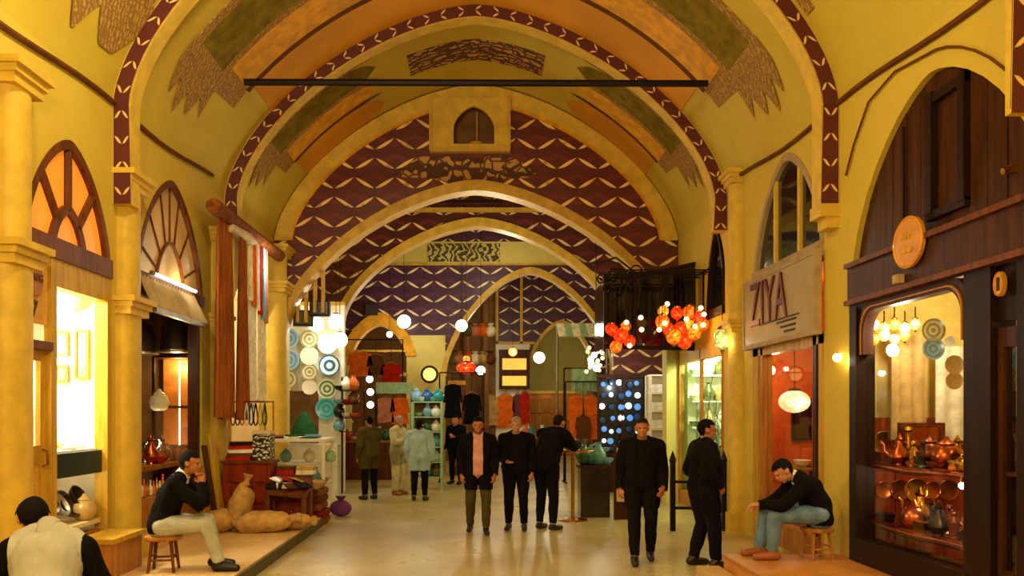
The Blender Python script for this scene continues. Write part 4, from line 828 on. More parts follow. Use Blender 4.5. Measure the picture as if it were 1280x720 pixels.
# curved shelves
def cshelf(z, x0, bow, lab, m):
    n = 16; o = [(4.10, 6.5)]+[(x0-bow*math.sin(PI*k/n)-.0*k, 6.5+1.84*k/n) for k in range(n+1)]+[(4.10, 8.34)]
    t = thing('curved_shelf', lab, 'shelf', (4.5, 7.4, z)); mb = MB(); pts = [(4.12, 6.52)]+[(4.5+.25*math.sin(PI*k/n), 6.52+1.8*k/n) for k in range(n+1)]+[(4.12, 8.32)]
    k = len(pts); mb.add([(x, y, zz) for zz in (z-.035, z) for x, y in pts], [(i, (i+1) % k, k+(i+1) % k, k+i) for i in range(k)]+[tuple(range(k)), tuple(range(2*k-1, k-1, -1))]); mb.build('board', m, t)
    MB().tube([(4.12, 6.52+1.8*j/8, z-.03+.012*math.sin(j)) for j in range(9)], .035, 8).build('rounded_edge', 'copper', t, 50)
cshelf(1.28, 4.2, .1, 'upper curved shelf of copperware in the dark shop', 'old_copper'); cshelf(.68, 4.2, .1, 'lower wooden shelf of copperware in the dark shop', 'red_wood')
rnd = random.Random(21); used = {}
words = ['copper', 'brass', 'dark bronze', 'old copper']
for z, sh in ((1.281, 'upper'), (.681, 'lower')):
    for k in range(22):
        kd = ['tray', 'ewer', 'bowl', 'box', 'candlestick', 'jar', 'figurine'][(k*3+int(z*3)) % 7]; wi = (k*5+int(z*2)) % 4; mm = ['copper', 'brass', 'dark_bronze', 'old_copper'][wi]
        lab = '%s %s, %s from the near end of the %s curved shelf' % (words[wi], kd, ORD[k], sh)
        put(kd, mm, (4.21+.13*(k % 3)+rnd.uniform(-.02, .02), 6.62+1.62*k/22, z), lab, kd, 'copperware on the %s curved shelf' % sh, rnd.uniform(.75, 1.15), rnd.random()*6, name='metal_'+kd)
for k in range(3):
    p = (4.42+.06*k, 6.72+.2*k, 1.281); t = thing('potted_plant', ['small leafy plant nearest the lamp on the upper shelf', 'small leafy plant in the middle on the upper shelf', 'small leafy plant farthest from the lamp on the upper shelf'][k], 'plant', p, 'plants on the upper shelf'); MB().lathe([(.05, 0), (.07, .1), (.075, .11), (.05, .11)], p, 12).build('pot', 'glaze_dark', t, 40)
    mb = MB()
    for j in range(26): a = j*2.4; r_ = .03+.1*((j*37) % 10)/10; mb.ball(Vector(p)+Vector((r_*math.cos(a), r_*math.sin(a), .15+.013*j*(.6+.4*math.sin(j)))), (.04, .025, .03), 6, 4)
    mb.build('foliage', 'leaf_green', t, 60)
for k in range(8): put('box', ['old_copper', 'cloth_brown', 'cloth_sand'][k % 3], (4.25+.12*(k % 2), 6.65+.2*k, .251), '%s box, %s from the near end under the lower curved shelf' % (['copper', 'brown', 'tan'][k % 3], ORD[k]), 'box', 'boxes under the lower shelf', 1.3, name='storage_box')
for px, py, r, m, l in ((1166, 413, 15, 'plate_white', 'large white plate hanging high in the dark shop window'), (1166, 436, 14, 'plate_sky', 'pale blue plate hanging below the large white one'), (1187, 427, 7, 'glaze_white', 'small white plate hanging beside the pale blue one'), (1192, 456, 12, 'glaze_sand', 'tan plate hanging above the other tan plate'), (1192, 476, 11, 'glaze_sand', 'lowest tan plate hanging in the dark shop'), (1115, 438, 9, 'glaze_cream', 'cream plate hanging among the glass lamps')):
    p = at(px, py, 7.6 if px > 1130 else 8.2); put('plate', m, p, l, 'plate', 'plates in the dark shop window', r/F*7.6, name='hanging_plate')
for k in range(9):
    p = at(1092+(k % 5)*13, 405+(k//5)*14+5*(k % 2), 8.3); lantern(p, .055, .13, ['lamp_cream', 'lamp_green', 'lamp_amber'][k % 3], ['cream', 'pale green', 'amber'][k % 3]+' lantern, %s from left in the %s row of the dark shop window' % (ORD[k % 5], ['upper', 'lower'][k//5]), 'glass lanterns in the dark shop window', .1)
drape('hanging_textile', 8.42, 4.38, 4.75, 1.5, 2.62, 3, .015, 'cloth_sand', 'tan textile hanging at the back left of the dark shop', 'textile', axis='X'); drape('hanging_textile', 8.42, 4.85, 5.35, 1.5, 2.5, 3, .015, 'cloth_cream', 'cream textile hanging at the back right of the dark shop', 'textile', axis='X')
t = thing('copper_panel', 'embossed copper panel leaning behind the upper shelf goods', 'panel', (4.5, 8.1, 1.29)); MB().box((4.3, 8.1, 1.29), (4.72, 8.13, 1.68)).build('sheet', 'copper', t); MB().panel(rect(4.28, 4.74, 1.28, 1.7), [rect(4.33, 4.69, 1.33, 1.65)], 'Y', 8.08, 8.13).build('frame', 'old_copper', t)
t = thing('wall_dado', 'red brown wooden dado behind the copperware shelves', 'panel', (4.9, 8.55, .25))
for k in range(6): MB().box((4.2+.26*k, 8.5, .25), (4.45+.26*k, 8.58, 1.75)).build('board', 'red_wood', t)
for k in range(9): put('tray', ['copper', 'old_copper', 'brass'][k % 3], (4.32+.17*(k % 5), 8.48, .98+.5*(k//5)), '%s tray hung on the dado, %s from left in the %s row' % (['copper', 'dark copper', 'brass'][k % 3], ORD[k % 5], ['lower', 'upper'][k//5]), 'tray', 'trays on the dado', .55+.1*(k % 3), rx=PI/2, name='hung_tray')
p = at(1203, 607, 6.62); t = thing('bare_bulb', 'bare glowing bulb under the upper shelf of the dark shop', 'bulb', p); MB().ball(p, .03, 12, 8).build('glass', 'bulb', t, 60); MB().cyl(p+Vector((0, 0, .025)), p+Vector((0, 0, .07)), .016, n=8).build('socket', 'brass', t)
lamp_light('bulb_light', p+Vector((.1, .1, -.05)), 9, WARM, .03); lamp_light('shop_light', (4.75, 7.6, 2.9), 38, SOFT, .08); lamp_light('shop_light', (4.3, 8.1, 2.6), 16, WHITE, .05); lamp_light('shelf_light', (4.4, 7.6, 1.15), 7, WARM, .03); lamp_light('door_light', (4.7, 6.1, 2.4), 12, SOFT, .05)

# ================================================================== RIGHT: sign and orange shop
sg = thing('shop_sign', 'large grey board with maroon lettering under the dark arched window', 'sign', (3.9, 10.38, 2.75))
MB().box((3.88, 9.16, 2.72), (3.94, 11.6, 3.66)).build('board', 'sign_grey', sg)
MB().panel(rect(9.14, 11.62, 2.70, 3.68), [rect(9.2, 11.56, 2.76, 3.62)], 'X', 3.87, 3.95).build('rim', 'grey_awning', sg)
tb = text_mesh('ZIYA', .8, .012); xs = [v.x for v in tb.v]; zs2 = [v.y for v in tb.v]
sx, sy = 1.32/(max(xs)-min(xs)), .58/(max(zs2)-min(zs2)); cxm, cym = (max(xs)+min(xs))/2, (max(zs2)+min(zs2))/2
tb.v = [Vector(((v.x-cxm)*sx, (v.y-cym)*sy, v.z)) for v in tb.v]
xf(tb, TR(3.868, 10.62, 3.3)).build('lettering', 'maroon', sg)
MB().box((3.866, 9.6, 2.99), (3.88, 10.95, 3.005)).build('underline', 'ink', sg)
mb = MB()
for r_ in range(3):
    y = 10.3-.12*r_; 
    for k in range(9-2*r_): mb.box((3.868, y-.05-.07*k, 2.94-.065*r_), (3.88, y-.07*k, 2.965-.065*r_))
mb.build('small_print', 'ink', sg)['kind'] = 'stuff'
t = thing('shopfront', 'cream framed shop window with an orange interior below the grey sign', 'shopfront', (4.05, 10.3, .05))
for a, b, m in ((11.3, 11.5, 'gold_wood'), (11.12, 11.2, 'tan_wood'), (9.36, 9.46, 'dark_wood'), (9.2, 9.3, 'gold_wood')): MB().box((3.98, a, .05), (4.12, b, 2.72)).build('post', m, t)
MB().box((3.98, 9.2, 2.6), (4.12, 11.5, 2.74)).build('lintel', 'gold_wood', t); MB().box((3.98, 9.3, .05), (4.12, 11.3, .35)).build('stall_board', 'tan_wood', t); MB().box((4.05, 9.46, .35), (4.06, 11.12, 2.6)).build('glass_pane', 'glass_clear', t)
globe(993, 502, 11.6, .22, 'lamp_cream', 'flattened mottled glass globe lamp in the orange shop', .9, 5, SOFT, sq=.75)
globe(963, 463, 11.8, .07, 'bulb_warm', 'small bright bulb lamp high in the orange shop', .4, 8, WARM); globe(1047, 447, 8.78, .05, 'bulb_warm', 'tiny warm bulb on the yellow pier', 0, 2, WARM); globe(940, 418, 11.8, .05, 'bulb_warm', 'small bright bulb at the lower left corner of the sign', 0, 6, WARM)
t = thing('side_table', 'small table with dishes inside the orange shop', 'table', (4.75, 11.3, .05)); MB().lathe([(.4, 0), (.42, .02), (.42, .04), (.02, .04)], (4.75, 11.3, 1.0), 20).build('top', 'tan_wood', t); MB().cyl((4.75, 11.3, .1), (4.75, 11.3, 1), .04).build('stem', 'brown_wood', t); MB().lathe([(.28, 0), (.06, .06), (.04, .1)], (4.75, 11.3, .05), 14).build('foot', 'brown_wood', t)
for k, (dx, kd, m, l) in enumerate(((-.18, 'bowl', 'glaze_cream', 'cream bowl'), (.02, 'tray', 'brass', 'brass tray'), (.2, 'jar', 'glaze_dark', 'dark jar'))): put(kd, m, (4.75+dx, 11.2, 1.041), l+' on the small table in the orange shop', kd, None, 1.1, name='table_'+kd)
t = thing('dark_picture', 'dark leaning picture on the orange shop wall', 'picture', (4.85, 12.2, 1.5)); MB().box((4.86, 12.22, 1.4), (5.1, 12.27, 2.0)).build('canvas', 'dark_wood', t); MB().panel(rect(4.84, 5.12, 1.38, 2.02), [rect(4.88, 5.08, 1.42, 1.98)], 'Y', 12.2, 12.28).build('frame', 'black_wood', t)
lamp_light('shop_light', (4.9, 10.4, 3.0), 30, SOFT, .08)

# ================================================================== RIGHT: lamp canopy and bright shop behind the half column
t = thing('lamp_canopy', 'black glass canopy over the lamp stall on the right', 'canopy', (3.2, 14.5, 2.9))
MB().add([(2.35, 14.6, 4.28), (3.99, 14.6, 4.5), (3.99, 14.6, 2.95), (2.35, 14.6, 3.0), (2.35, 14.66, 4.28), (3.99, 14.66, 4.5), (3.99, 14.66, 2.95), (2.35, 14.66, 3.0)], [(0,1,2,3), (7,6,5,4), (0,4,5,1), (1,5,6,2), (2,6,7,3), (3,7,4,0)]).build('front_sheet', 'pane_dark', t)
MB().tube([(2.32, 14.58, 4.3), (2.8, 14.58, 4.26), (3.3, 14.58, 4.36), (3.99, 14.58, 4.52)], .035, 7).build('top_rail', 'black_wood', t, 40); MB().tube([(2.32, 14.58, 3.0), (3.99, 14.58, 2.96)], .035, 7).build('bottom_rail', 'black_wood', t, 40)
for x in (2.35, 2.9, 3.45): MB().box((x-.025, 14.56, 2.98), (x+.025, 14.6, 4.32)).build('rib', 'black_wood', t)
MB().box((2.33, 14.66, 2.98), (2.38, 15.7, 4.2)).build('side_sheet', 'pane_dark', t); MB().box((2.35, 14.66, 4.2), (3.99, 15.7, 4.26)).build('roof', 'black_wood', t)
mb = MB()
for k in range(7):
    a = at(752+k*7, 350+12*math.sin(k*1.9), 14.4); mb.tube([a+Vector((.13*math.cos(j*.55)*(1-j/14), 0, .13*math.sin(j*.55)*(1-j/14))) for j in range(12)], .016, 5)
mb.tube([at(742, 330, 14.4), at(770, 322, 14.4), at(800, 345, 14.4), at(798, 385, 14.4)], .02, 6)
mb.build('scroll_bracket', 'dark_bronze', t, 50)
for y in (13.45, 13.65, 13.85, 14.2): MB().cyl((2.25, y, 4.2), (3.98, y, 4.2), .014, n=6).build('hanging_bar', 'iron', t)
for x in (2.4, 3.9): MB().cyl((x, 13.42, 4.215), (x, 14.62, 4.215), .016, n=6).build('hanging_bar', 'iron', t)
lo = [(828, 402, 9, 'orange'), (846, 391, 8, 'red'), (862, 390, 9, 'orange'), (874, 396, 8, 'red'), (842, 420, 10, 'orange'), (856, 426, 10, 'red'), (868, 416, 9, 'orange'), (836, 412, 8, 'red'), (850, 411, 9, 'red'), (878, 405, 8, 'orange'), (829, 389, 7, 'amber'), (862, 406, 7, 'amber')]
pos = ['at the left end of', 'at the top left of', 'at the top of', 'at the upper right of', 'at the lower left of', 'lowest in', 'at the lower right of', 'left of the middle of', 'in the middle of', 'at the right end of', 'at the upper left edge of', 'at the heart of']
for k, (px, py, r, c) in enumerate(lo): lantern(at(px, py, 13.6+.12*(k % 3)), r/F*13.6, 2.1*r/F*13.6, 'lamp_'+c, '%s mosaic lantern %s the ring under the canopy' % (c, pos[k]), 'ring of lanterns', 4.2-at(px, py, 13.6+.12*(k % 3)).z-1.26*r/F*13.6)
for k, (px, py) in enumerate(((834, 380), (876, 385), (880, 393), (879, 406), (831, 404), (858, 399), (801, 397), (802, 412), (783, 403), (787, 432), (824, 412), (869, 408))): globe(px, py, 13.45, .04, 'bulb_warm', 'small bright bulb, %s from the left among the mosaic lanterns' % ORD[sorted([834, 876, 880, 879, 831, 858, 801, 802, 783, 787, 824, 869]).index(px)], 4.2-at(px, py, 13.45).z-.045, 0, group='bulbs among the lanterns', name='small_bulb')
for k, (px, py, r, c) in enumerate(((764, 411, 8, 'red'), (776, 419, 10, 'red'), (787, 426, 8, 'red'), (770, 433, 8, 'orange'), (782, 408, 7, 'orange'))): lantern(at(px, py, 14.2), r/F*14.2, 2*r/F*14.2, 'lamp_'+c, ['red mosaic lantern at the left of the smaller cluster', 'big red mosaic lantern in the middle of the smaller cluster', 'red mosaic lantern at the right of the smaller cluster', 'orange mosaic lantern at the bottom of the smaller cluster', 'orange mosaic lantern at the top of the smaller cluster'][k], 'smaller cluster of lanterns', 4.2-at(px, py, 14.2).z-1.2*r/F*14.2)
lantern(at(903, 423, 12.4), .14, .36, 'lamp_green', 'pale green glass lantern hanging beside the yellow half column', None, .5)
lamp_light('lantern_light', at(855, 408, 13.2), 14, (1, .5, .16), .1); lamp_light('lantern_light', at(776, 420, 13.8), 6, (1, .35, .12), .1); lamp_light('lantern_light', at(903, 430, 12.1), 3, SOFT, .06)
t = thing('shopfront', 'glazed shopfront of the bright shop behind the standing men', 'shopfront', (4.05, 14.2, .05))
for y in (12.94, 14.2, 15.66): MB().box((3.98, y, .05), (4.04, y+.05, 2.95)).build('post', 'tan_wood', t)
MB().box((3.98, 12.96, 2.75), (4.1, 15.7, 3.0)).build('lintel', 'trim_yellow', t); MB().box((3.98, 12.96, .05), (4.1, 15.7, .3)).build('stall_board', 'tan_wood', t)
for a, b in ((12.99, 14.2), (14.25, 15.66)): MB().box((4.03, a, .3), (4.04, b, 2.75)).build('glass_pane', 'glass_green', t)
t = thing('display_shelves', 'white display shelves inside the bright shop', 'shelves', (5.3, 14.3, .05)); MB().box((4.13, 15.6, .05), (5.8, 15.68, 2.8)).build('back', 'white_paint', t)
for z in (.5, 1.0, 1.5, 2.0, 2.5): MB().box((4.14, 15.3, z), (5.8, 15.6, z+.03)).build('shelf', 'white_paint', t)
for k in range(20): put(['bowl', 'vase', 'jar', 'bottle'][k % 4], ['glaze_white', 'glaze_mint', 'glaze_cream', 'glaze_olive', 'glaze_sand'][k % 5], (4.25+.24*(k % 4), 15.45, .53+.5*(k//4)), '%s %s on the %s white shelf of the bright shop' % (['white', 'mint', 'cream', 'olive', 'sand'][k % 5], ['bowl', 'vase', 'jar', 'bottle'][k % 4], ['lowest', 'second', 'middle', 'fourth', 'top'][k//4]), 'vessel', 'vessels on the white shelves', 1.15, name='shelf_vessel')
mb = MB(); rnd = random.Random(5)
for k in range(60):
    a = Vector((4.2+.35*rnd.random(), 13.2+1.9*rnd.random(), .6+.2*rnd.random())); pts = [a]; dv = Vector((rnd.uniform(-.1, .1), rnd.uniform(-.22, .22), .2))
    for j in range(6): dv = dv+Vector((rnd.uniform(-.08, .08), rnd.uniform(-.12, .12), rnd.uniform(-.06, .05))); q_ = pts[-1]+dv; pts.append(Vector((min(max(q_.x, 4.14), 4.75), min(max(q_.y, 13.05), 15.0), min(q_.z, 2.6))))
    mb.tube(pts, [.014, .013, .012, .011, .009, .007, .005], 5)
t = thing('twig_arrangement', 'tangled pale twigs standing in a tub behind the shop glass', 'twigs', (4.7, 14.2, .05)); mb.build('twigs', 'branch', t, 60); MB().box((4.15, 13.15, .05), (4.6, 15.1, .62)).build('tub', 'glaze_mint', t)
lamp_light('shop_light', (4.7, 14.2, 3.1), 170, WHITE, .1); lamp_light('shop_light', (4.3, 15.0, 2.8), 60, WHITE, .06)
t = thing('railing', 'black iron railing with a pointed post behind the standing man', 'railing', (3.75, 12.2, 0))
for x in (3.0, 3.78): MB().box((x-.035, 12.16, 0), (x+.035, 12.24, 1.05)).build('post', 'iron', t); MB().lathe([(.05, 1.05), (.055, 1.08), (.005, 1.22)], (x, 12.2, 0), 4).build('finial', 'iron', t)
for z in (.35, .75): MB().cyl((3.0, 12.2, z), (3.78, 12.2, z), .025, n=8).build('rail', 'iron', t)
# ================================================================== the farther halls
globe(577, 407, 22.8, .17, 'globe_white', 'white globe lamp hanging in the tall distant arch', 1.2, 30, SOFT); globe(505, 402, 23.3, .2, 'globe_white', 'white globe lamp at the right of the distant orange arch', 1.0, 25, WHITE)
globe(487, 418, 23.2, .09, 'globe_white', 'tiny white globe lamp inside the distant orange arch', .5); globe(601, 463, 23, .13, 'globe_white', 'small white globe lamp beside the red lamp', .6, 8, SOFT)
globe(583, 460, 22, .28, 'lamp_red', 'wide red glass lamp hanging in the tall distant arch', 1.3, 10, (1, .4, .2), sq=.6); globe(583, 449, 22.6, .1, 'lamp_amber', 'little amber lamp just above the wide red lamp', .6)
globe(674, 447, 27.5, .2, 'globe_white', 'glowing white globe lamp before the distant white wall', 1, 45, SOFT); globe(641, 440, 28.4, .16, 'shade_lit', 'amber globe lamp above the distant box sign', .8, 25, SOFT)
for k, (px, py) in enumerate(((462, 474), (463, 490), (463, 506))): globe(px, py, 22.5, .1, 'globe_white', ['upper', 'middle', 'lowest'][k]+' small white globe in the string left of the green beam', .25, group='string of three globes')
t = thing('wall_clock', 'round cream clock with a dark rim on the distant pier', 'clock', at(537, 474, 23.8)); p = at(537, 468, 23.8)
MB().lathe([(.2, 0), (.2, .05), (.02, .06)], p, 20, M=RX(PI/2)).build('face', 'globe_yellow', t); MB().tube([p+Vector((.23*math.cos(j*PI/12), -.04, .23*math.sin(j*PI/12))) for j in range(25)], .04, 8).build('rim', 'dark_bronze', t, 60)
# bright chandelier of glass drops
p = at(745, 448, 18.8); t = thing('chandelier', 'bright glass chandelier hanging before the purple wall', 'chandelier', p-Vector((0, 0, .35))); MB().cyl(p+Vector((0, 0, .3)), (p.x, p.y, far_top(p.x)-.02), .012, n=6).build('chain', 'iron', t)
for k in range(18):
    a = k*2.4; r_ = .08+.16*((k*7) % 10)/10; q = p+Vector((r_*math.cos(a), r_*math.sin(a), .3-.036*k)); MB().ball(q, .05 if k % 3 else .075, 8, 6).build('glass_drop', 'globe_white' if k % 3 == 0 else 'lamp_cream', t, 60)
lamp_light('chandelier_light', p+Vector((0, -.5, -.1)), 30, SOFT, .1)
# green beam and goods under the orange arch
t = thing('shop_beam', 'pale green fascia beam of the far left shop', 'beam', at(492, 490, 21)); a = at(470, 492, 21); b = at(516, 478, 21); MB().box(a, b+Vector((0, .1, 0))).build('board', 'glaze_mint', t)
for px in (470, 515): q = at(px, 492, 21); MB().box((q.x-.04, 21, 0), (q.x+.04, 21.1, q.z+.01)).build('post', 'dark_wood', t)
def garment(px, py0, py1, Y, w, m, lab, group=None, rail=None):
    """hung robe: shoulders, sleeves and a flared skirt"""
    top = at(px, py0, Y); h = (py1-py0)/F*Y; mb = MB(); x, z = top.x, top.z
    out = [(x-w*.1, z), (x-w*.42, z-h*.07), (x-w*.52, z-h*.55), (x-w*.4, z-h*.57), (x-w*.33, z-h*.28), (x-w*.46, z-h), (x-w*.15, z-h*1.02), (x+w*.18, z-h*.98), (x+w*.46, z-h), (x+w*.33, z-h*.28), (x+w*.4, z-h*.57), (x+w*.52, z-h*.55), (x+w*.42, z-h*.07), (x+w*.1, z)]
    mb.panel(out, [], 'Y', Y-.05, Y+.05); t = thing('hanging_garment', lab, 'garment', (x, Y, z-h), group); mb.build('robe', m, t, 30)
    MB().tube([(x-w*.3, Y, z-.02), (x, Y, z+.06), (x+w*.3, Y, z-.02)], .012, 5).build('hanger', 'tan_wood', t); MB().cyl((x, Y, z+.05), (x, Y, rail or z+.3), .008, n=5).build('hook', 'iron', t)
    return t
def clothes_rail(x0, x1, Y, z, lab):
    t = thing('clothes_rail', lab, 'rail', ((x0+x1)/2, Y, 0)); MB().cyl((x0, Y, z), (x1, Y, z), .018, n=8).build('bar', 'iron', t)
    for x in (x0, x1): MB().cyl((x, Y, 0), (x, Y, z), .02, n=8).build('post', 'iron', t); MB().box((x-.03, Y-.25, 0), (x+.03, Y+.25, .03)).build('foot', 'iron', t)
garment(720, 494, 550, 20.6, .42, 'cloth_orange', 'orange robe hanging at the left beneath the green cloth', None, 2.6); garment(738, 494, 550, 20.6, .42, 'cloth_orange', 'orange robe hanging at the right beneath the green cloth', None, 2.6)
garment(729, 520, 550, 20.48, .4, 'cloth_brown', 'brown robe hanging low before the two orange robes', None, 2.6)
clothes_rail(2.3, 3.2, 20.6, 2.6, 'iron clothes rail carrying the orange robes'); clothes_rail(2.3, 3.3, 20.9, 2.96, 'taller iron rail carrying the green cloth')
drape('hanging_cloth', 20.87, 2.5, 3.15, 2.35, 2.95, 3, .02, 'cloth_mint', 'green cloth strip above the orange robes', 'cloth', axis='X')
clothes_rail(-3.75, -2.05, 22.4, 3.85, 'tall iron clothes rail inside the orange arch'); garment(489, 455, 478, 22.4, .6, 'cloth_red', 'red garment hanging inside the orange arch', None, 3.85); garment(450, 440, 470, 22.4, .7, 'cloth_orange', 'orange garment at the left inside the orange arch', None, 3.85); garment(470, 444, 470, 22.4, .5, 'cloth_brown', 'brown garment between red and orange inside the orange arch', None, 3.85)
garment(500, 497, 530, 21.05, .5, 'cloth_orange', 'orange garment below the green beam', None, at(492, 491, 21).z); garment(482, 497, 528, 21.05, .5, 'cloth_rose', 'rose garment below the green beam', None, at(492, 491, 21).z)
clothes_rail(-.95, .2, 20.9, 2.85, 'iron rail of black coats in the tall distant arch'); garment(566, 480, 522, 20.9, .5, 'knit_black', 'black coat hanging in the tall distant arch', None, 2.85); garment(590, 492, 530, 20.9, .5, 'knit_black', 'black hooded coat hanging behind the pink shirted man', None, 2.85)
garment(613, 494, 532, 29.87, .6, 'cloth_sand', 'tan cone shaped garment on the distant white wall'); garment(632, 493, 534, 29.9, .7, 'cloth_orange', 'orange garment on the distant white wall'); garment(647, 493, 530, 29.9, .4, 'maroon', 'narrow maroon garment on the distant white wall'); garment(656, 490, 530, 29.88, .4, 'cloth_red', 'narrow red garment on the distant white wall')
t = thing('box_sign', 'amber lit wooden box sign on the distant white wall', 'sign', at(642, 486, 29.6)); a = at(624, 486, 29.7); b = at(662, 437, 29.7)
MB().box(a, b+Vector((0, .25, 0))).build('case', 'dark_wood', t); 
for (y0, y1) in ((448, 462), (470, 482)): MB().box(at(628, y1, 29.66), at(658, y0, 29.66)+Vector((0, .04, 0))).build('lit_panel', 'shade_lit', t)
# pale green shelving with ceramics
def rack(x0, x1, Y, z0, z1, n, m, lab, back=None):
    t = thing('display_rack', lab, 'rack', ((x0+x1)/2, Y, 0))
    for x in (x0, x1):
        for y in (Y, Y+.35): MB().box((x-.03, y-.03, 0), (x+.03, y+.03, z1)).build('post', m, t)
    for k in range(n+1): z = z0+(z1-z0)*k/n; MB().box((x0, Y, z-.015), (x1, Y+.36, z+.015)).build('shelf', m, t)
    if back: MB().box((x0, Y+.36, z0), (x1, Y+.39, z1)).build('back', back, t)
    return t
rack(-1.48, -.8, 18.6, .3, 2.05, 5, 'glaze_mint', 'pale green rack of ceramics beside the woman in blue', 'brown_wall')
cols = ['white', 'mint', 'green', 'sea', 'sky', 'cream', 'olive']
for k in range(15):
    c = cols[(k*3) % 7]; put(['bowl', 'vase', 'jar'][k % 3], 'glaze_'+c, (-1.34+.2*(k % 3), 18.75, .316+.35*(k//3)), '%s glazed %s on the %s shelf of the green rack' % (c, ['bowl', 'vase', 'jar'][k % 3], ['lowest', 'second', 'middle', 'fourth', 'fifth'][k//3]), ['bowl', 'vase', 'jar'][k % 3], 'ceramics on the green rack', 1.0, name='glazed_'+['bowl', 'vase', 'jar'][k % 3])
for k in range(5): put(['jar', 'bowl'][k % 2], ['glaze_sky', 'glaze_white', 'glaze_blue', 'glaze_sky', 'glaze_teal'][k], (-1.4+.13*k, 18.78, 2.066), ['sky blue jar at the left end on top of the green rack', 'white bowl on top of the green rack', 'deep blue jar in the middle on top of the green rack', 'sky blue bowl on top of the green rack', 'teal jar at the right end on top of the green rack'][k], ['jar', 'bowl'][k % 2], 'vessels on top of the green rack', 1.2, name='top_'+['jar', 'bowl'][k % 2])
lamp_light('rack_light', (-1.1, 18.2, 2.7), 12, (.9, 1, .8), .06)
# blue glass stall
t = thing('charm_cabinet', 'dark cabinet of blue glass charms behind the walking man', 'cabinet', (3.3, 18.4, 0)); MB().box((2.82, 18.5, .9), (3.9, 18.6, 2.62)).build('back', 'glaze_dark', t); MB().box((2.82, 18.1, 0), (3.9, 18.6, .9)).build('base', 'dark_wood', t); MB().box((2.8, 18.35, 2.6), (3.92, 18.62, 2.68)).build('top', 'dark_wood', t)
for x in (2.82, 3.36, 3.9): MB().box((x-.02, 18.4, .9), (x+.02, 18.5, 2.62)).build('post', 'dark_wood', t)
mat('charm_lit', (90, 150, 220), .2, emit=.8, var=.1); mat('charm_white', (220, 236, 250), .2, emit=1.6, var=.05)
rnd = random.Random(2)
for k in range(30):
    c, r_ = k % 5, k//5; wt = (k*7) % 3 == 0
    put('disc', 'charm_white' if wt else ('charm_lit' if k % 2 else 'glaze_blue'), (2.92+.2*c+rnd.uniform(-.03, .03), 18.42, 1.12+.27*r_+rnd.uniform(-.04, .04)), '%s glass charm, %s across in the %s row of the dark cabinet' % ('glowing white' if wt else ('glowing blue' if k % 2 else 'deep blue'), ORD[c], ORD[r_]), 'charm', 'glass charms in the dark cabinet', rnd.uniform(.05, .08), name='glass_charm')
for k in range(5): put('bowl', ['glaze_sky', 'glaze_blue', 'glaze_teal', 'glaze_white', 'glaze_blue'][k], (2.95+.2*k, 18.2, .902), ['sky blue bowl at the left', 'blue bowl second', 'teal bowl in the middle', 'white bowl fourth', 'blue bowl at the right'][k]+' on the ledge of the charm cabinet', 'bowl', 'bowls on the charm cabinet', 1.2, name='ledge_bowl')
lamp_light('charm_light', (3.2, 17.8, 2.4), 8, (.7, .85, 1), .05)
# white shelving at the right behind the first cross wall
rack(3.7, 4.6, 17.0, .3, 2.6, 6, 'white_paint', 'tall white rack of folded linen behind the right jamb', 'white_paint')
for k in range(18):
    c = ['white', 'cream', 'sand'][(k*2) % 3]; mb = MB(); x = 3.74+.29*(k % 3); z = .322+.383*(k//3); mb.box((x, 17.02, z), (x+.25, 17.3, z+.09)); mb.box((x+.01, 17.03, z+.095), (x+.24, 17.3, z+.17))
    solo('folded_linen', mb, 'cloth_'+c, '%s folded linen, %s stack on the %s shelf of the white rack' % (c, ['left', 'middle', 'right'][k % 3], ['lowest', 'second', 'third', 'fourth', 'fifth', 'top'][k//3]), 'linen', 'linen on the white rack')
lamp_light('rack_light', (4.1, 16.5, 3.0), 20, WHITE, .06)
# glass table with tumblers, green vases, leaning board
t = thing('glass_table', 'small high table with glasses beside the bending man', 'table', (1.6, 13.4, 0)); MB().lathe([(.34, 0), (.36, .015), (.36, .03), (.01, .03)], (1.62, 13.4, 1.15), 22).build('top', 'glass_dim', t); MB().tube([(1.62+.365*math.cos(j*PI/14), 13.4+.365*math.sin(j*PI/14), 1.165) for j in range(29)], .015, 6).build('rim', 'brass', t, 60)
MB().cyl((1.62, 13.4, .05), (1.62, 13.4, 1.15), .03).build('stem', 'brass', t); MB().lathe([(.25, 0), (.25, .02), (.04, .06)], (1.62, 13.4, 0), 16).build('foot', 'brass', t)
for k in range(5): put('goblet', 'glaze_cream' if k % 2 else 'steel', (1.62+.2*math.cos(k*1.26), 13.4+.2*math.sin(k*1.26), 1.181), ['steel goblet at the right of the glass table', 'cream goblet at the back right of the glass table', 'steel goblet at the back left of the glass table', 'cream goblet at the front left of the glass table', 'steel goblet at the front of the glass table'][k], 'goblet', 'goblets on the glass table', 1.1)
t = thing('shop_stand', 'low green stand of vases right of the glass table', 'stand', (2.0, 13.9, 0)); MB().box((1.8, 13.75, 0), (2.3, 14.15, .85)).build('body', 'glaze_dark', t); MB().box((1.77, 13.72, .85), (2.33, 14.18, .9)).build('top', 'dark_wood', t)
for k in range(4): put(['vase', 'jar', 'vase', 'bowl'][k], ['glaze_green', 'glaze_teal', 'glaze_sea', 'glaze_sky'][k], (1.87+.13*k, 13.9+.05*(k % 2), .901), ['green vase at the left', 'teal jar', 'sea green vase', 'sky blue bowl at the right'][k]+' on the low dark stand', ['vase', 'jar', 'vase', 'bowl'][k], 'vases on the low stand', 1.25, name='stand_'+['vase', 'jar', 'vase', 'bowl'][k])
t = thing('menu_board', 'leaning cream board in a dark frame beside the walking man', 'board', (2.38, 13.6, 0))
